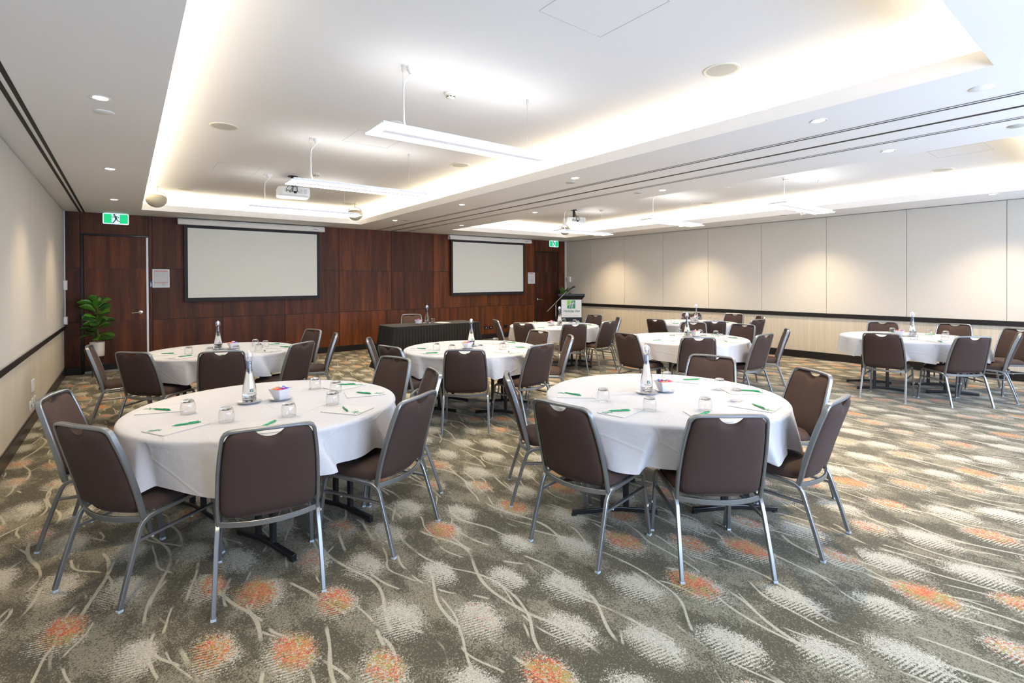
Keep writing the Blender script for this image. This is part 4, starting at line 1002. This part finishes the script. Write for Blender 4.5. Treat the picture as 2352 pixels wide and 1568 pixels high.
f = MB(); hi_mark(f, .22, .0003); f.xf(Matrix.Translation((-.005, -.1912, .92)) @ RX); f.build('logo_mark', M['paper'], lg, smooth=False)
f = text_mb('Holiday Inn', .098, .22, .0006, .97, .0012); f.xf(Matrix.Translation((0, -.1892, .742)) @ RX); f.build('lettering', M['dark_green'], pn, smooth=False)
f = text_mb('PERTH CITY CENTRE', .033, 0, .0004, 1.25); f.xf(Matrix.Translation((0, -.1888, .612)) @ RX); f.build('small_lettering', M['grey_print'], pn, smooth=False)

e = empty('microphone_stand', (8.95, 9.76, 0), 0, 'black boom microphone stand left of the lectern', 'microphone stand')
for k in range(3):
    a = .5+k*2*PI/3; MB().tube([(0,0,.14),(.03*math.cos(a),.03*math.sin(a),.10),(.27*math.cos(a),.27*math.sin(a),.012)], .009, 8, (0,0,1)).build('leg', M['black_metal'], e)
MB().tube([(0,0,.08),(0,0,.60)], .013, 12).build('lower_tube', M['black_metal'], e)
MB().tube([(0,0,.58),(0,0,.95)], .009, 12).build('pole', M['alu'], e)
MB().lathe([(0,.55),(.020,.55),(.022,.60),(.017,.63),(0,.63)], 14).build('height_collar', M['black_metal'], e)
MB().lathe([(0,-.03),(.022,-.03),(.022,.03),(0,.03)], 14, (0,0,.95)).xf(Matrix.Identity(4)).build('boom_clutch', M['black_metal'], e)
dv = Vector((9.19-8.77, 9.58-9.90, 1.29-.75)); a = Vector((-.18, .14, .75)); 
MB().tube([tuple(a), tuple(a+dv)], .0065, 8).build('boom', M['alu'], e)
bt = a+dv; hd = Vector((.17, -.13, .13))
MB().tube([tuple(bt-hd*.05), tuple(bt+hd*.3)], .018, 10).build('mic_clip', M['black_plastic'], e)
o = tag(empty('microphone', tuple(Vector(e.location)+bt+hd*.25)), 'black handheld microphone clipped on the boom stand', 'microphone')
u = hd.normalized(); q = Vector((0,0,1)).rotation_difference(u).to_matrix().to_4x4()
MB().lathe([(0,-.03),(.013,-.03),(.016,.02),(.019,.10),(.022,.115),(0,.115)], 16).xf(q).build('handle', M['black_plastic'], o)
MB().lathe([(0,.115),(.022,.117),(.031,.135),(.032,.155),(.027,.175),(.013,.184),(0,.185)], 18).xf(q).build('mic_head', mat('mesh_grey', (.03,.03,.03), .5, .3), o)

def leaf(mb, tones, base, az, el, L, W, rr):
    """one fiddle-leaf: obovate, folded along the midrib, drooping at the tip"""
    nu, nv = 9, 5; bend = rr.uniform(.5, 1.1); vs = []
    for i in range(nu):
        t = i/(nu-1); w_ = W*(math.sin(PI*min(1, t**1.35*.96+.01)))**.6*(.55+.5*t) if 0 < t < 1 else .004
        x = L*t; z = -bend*L*.35*t*t
        for j in range(nv):
            s = -1+2*j/(nv-1); vs.append(Vector((x, s*w_/2, z+abs(s)*w_*.18+.004*math.sin(t*14)*abs(s))))
    R = Matrix.Rotation(az, 4, 'Z') @ Matrix.Rotation(-el, 4, 'Y') @ Matrix.Rotation(rr.uniform(-1.1,1.1), 4, 'X')
    vs = [tuple(R@v+Vector(base)) for v in vs]
    fs = [(i*nv+j, (i+1)*nv+j, (i+1)*nv+j+1, i*nv+j+1) for i in range(nu-1) for j in range(nv-1)]
    mb.add(vs, fs); tones += [rr.uniform(.1, .95)]*len(fs)
def plant(x, y, zpot, zsoil, ztop, seed, label, R):
    e = empty('potted_plant', (x, y, zpot), 0, label, 'potted plant')
    rp = .098; h = zsoil-zpot
    MB().lathe([(0,0),(rp*.93,0),(rp*.97,.006),(rp,h*.5),(rp*1.02,h),(rp*.96,h),(rp*.94,h-.02),(0,h-.02)], 36).build('pot', M['pot'], e)
    MB().lathe([(0,h-.019),(rp*.93,h-.019),(rp*.93,h-.012),(0,h-.010)], 24).build('soil', M['soil'], e)
    rr = random.Random(seed); H = ztop-zsoil-.10
    st = [(.0,0,h-.02),(.012,.004,h+H*.25),(-.006,.01,h+H*.5),(.012,0,h+H*.75),(.0,.0,h+H)]
    MB().tube(st, .0065, 8, scale=[1.3,1.1,1,.9,.7]).build('stem', M['stem'], e)
    mb = MB(); tn_ = []; N_ = 34
    for k in range(N_):
        t = .06+.94*k/(N_-1); az = k*2.4+rr.uniform(-.3,.3); z = h+H*t
        el = rr.uniform(.1, 1.0)+(.35 if t > .85 else 0)
        L_ = R*rr.uniform(.72, 1.0)
        leaf(mb, tn_, (.006*math.cos(az), .006*math.sin(az), z), az, el, L_, L_*.72, rr)
    me = bpy.data.meshes.new('leaves'); me.from_pydata(mb.v, [], mb.f); me.materials.append(M['leaf'])
    a = me.attributes.new('tone', 'FLOAT', 'FACE'); a.data.foreach_set('value', tn_); me.shade_smooth()
    o = bpy.data.objects.new('leaves', me); C.objects.link(o); o.parent = e
    m = o.modifiers.new('solid', 'SOLIDIFY'); m.thickness = .0012
def stand(x, y, z, label):
    e = empty('plant_stand', (x, y, 0), 0, label, 'plant stand')
    f = MB(); r0 = .088
    MB().lathe([(.0,z-.010),(r0,z-.010),(r0,z-.001),(0,z-.001)], 28).build('tray', M['black_metal'], e)
    for k in range(4):
        a = PI/4+k*PI/2; MB().tube([(r0*.85*math.cos(a), r0*.85*math.sin(a), z-.008), (r0*1.0*math.cos(a), r0*1.0*math.sin(a), 0)], .0045, 8).build('leg', M['black_metal'], e)
stand(-.375, 10.72, .345, 'slim black wire plant stand before the left door'); plant(-.375, 10.72, .345, .575, 1.30, 4, 'fiddle-leaf fig in a white pot before the left wooden door', .262)
stand(10.33, 10.85, .345, 'slim black wire plant stand in the far right corner'); plant(10.33, 10.85, .345, .575, 1.33, 9, 'fiddle-leaf fig in the far right corner behind the lectern', .25)
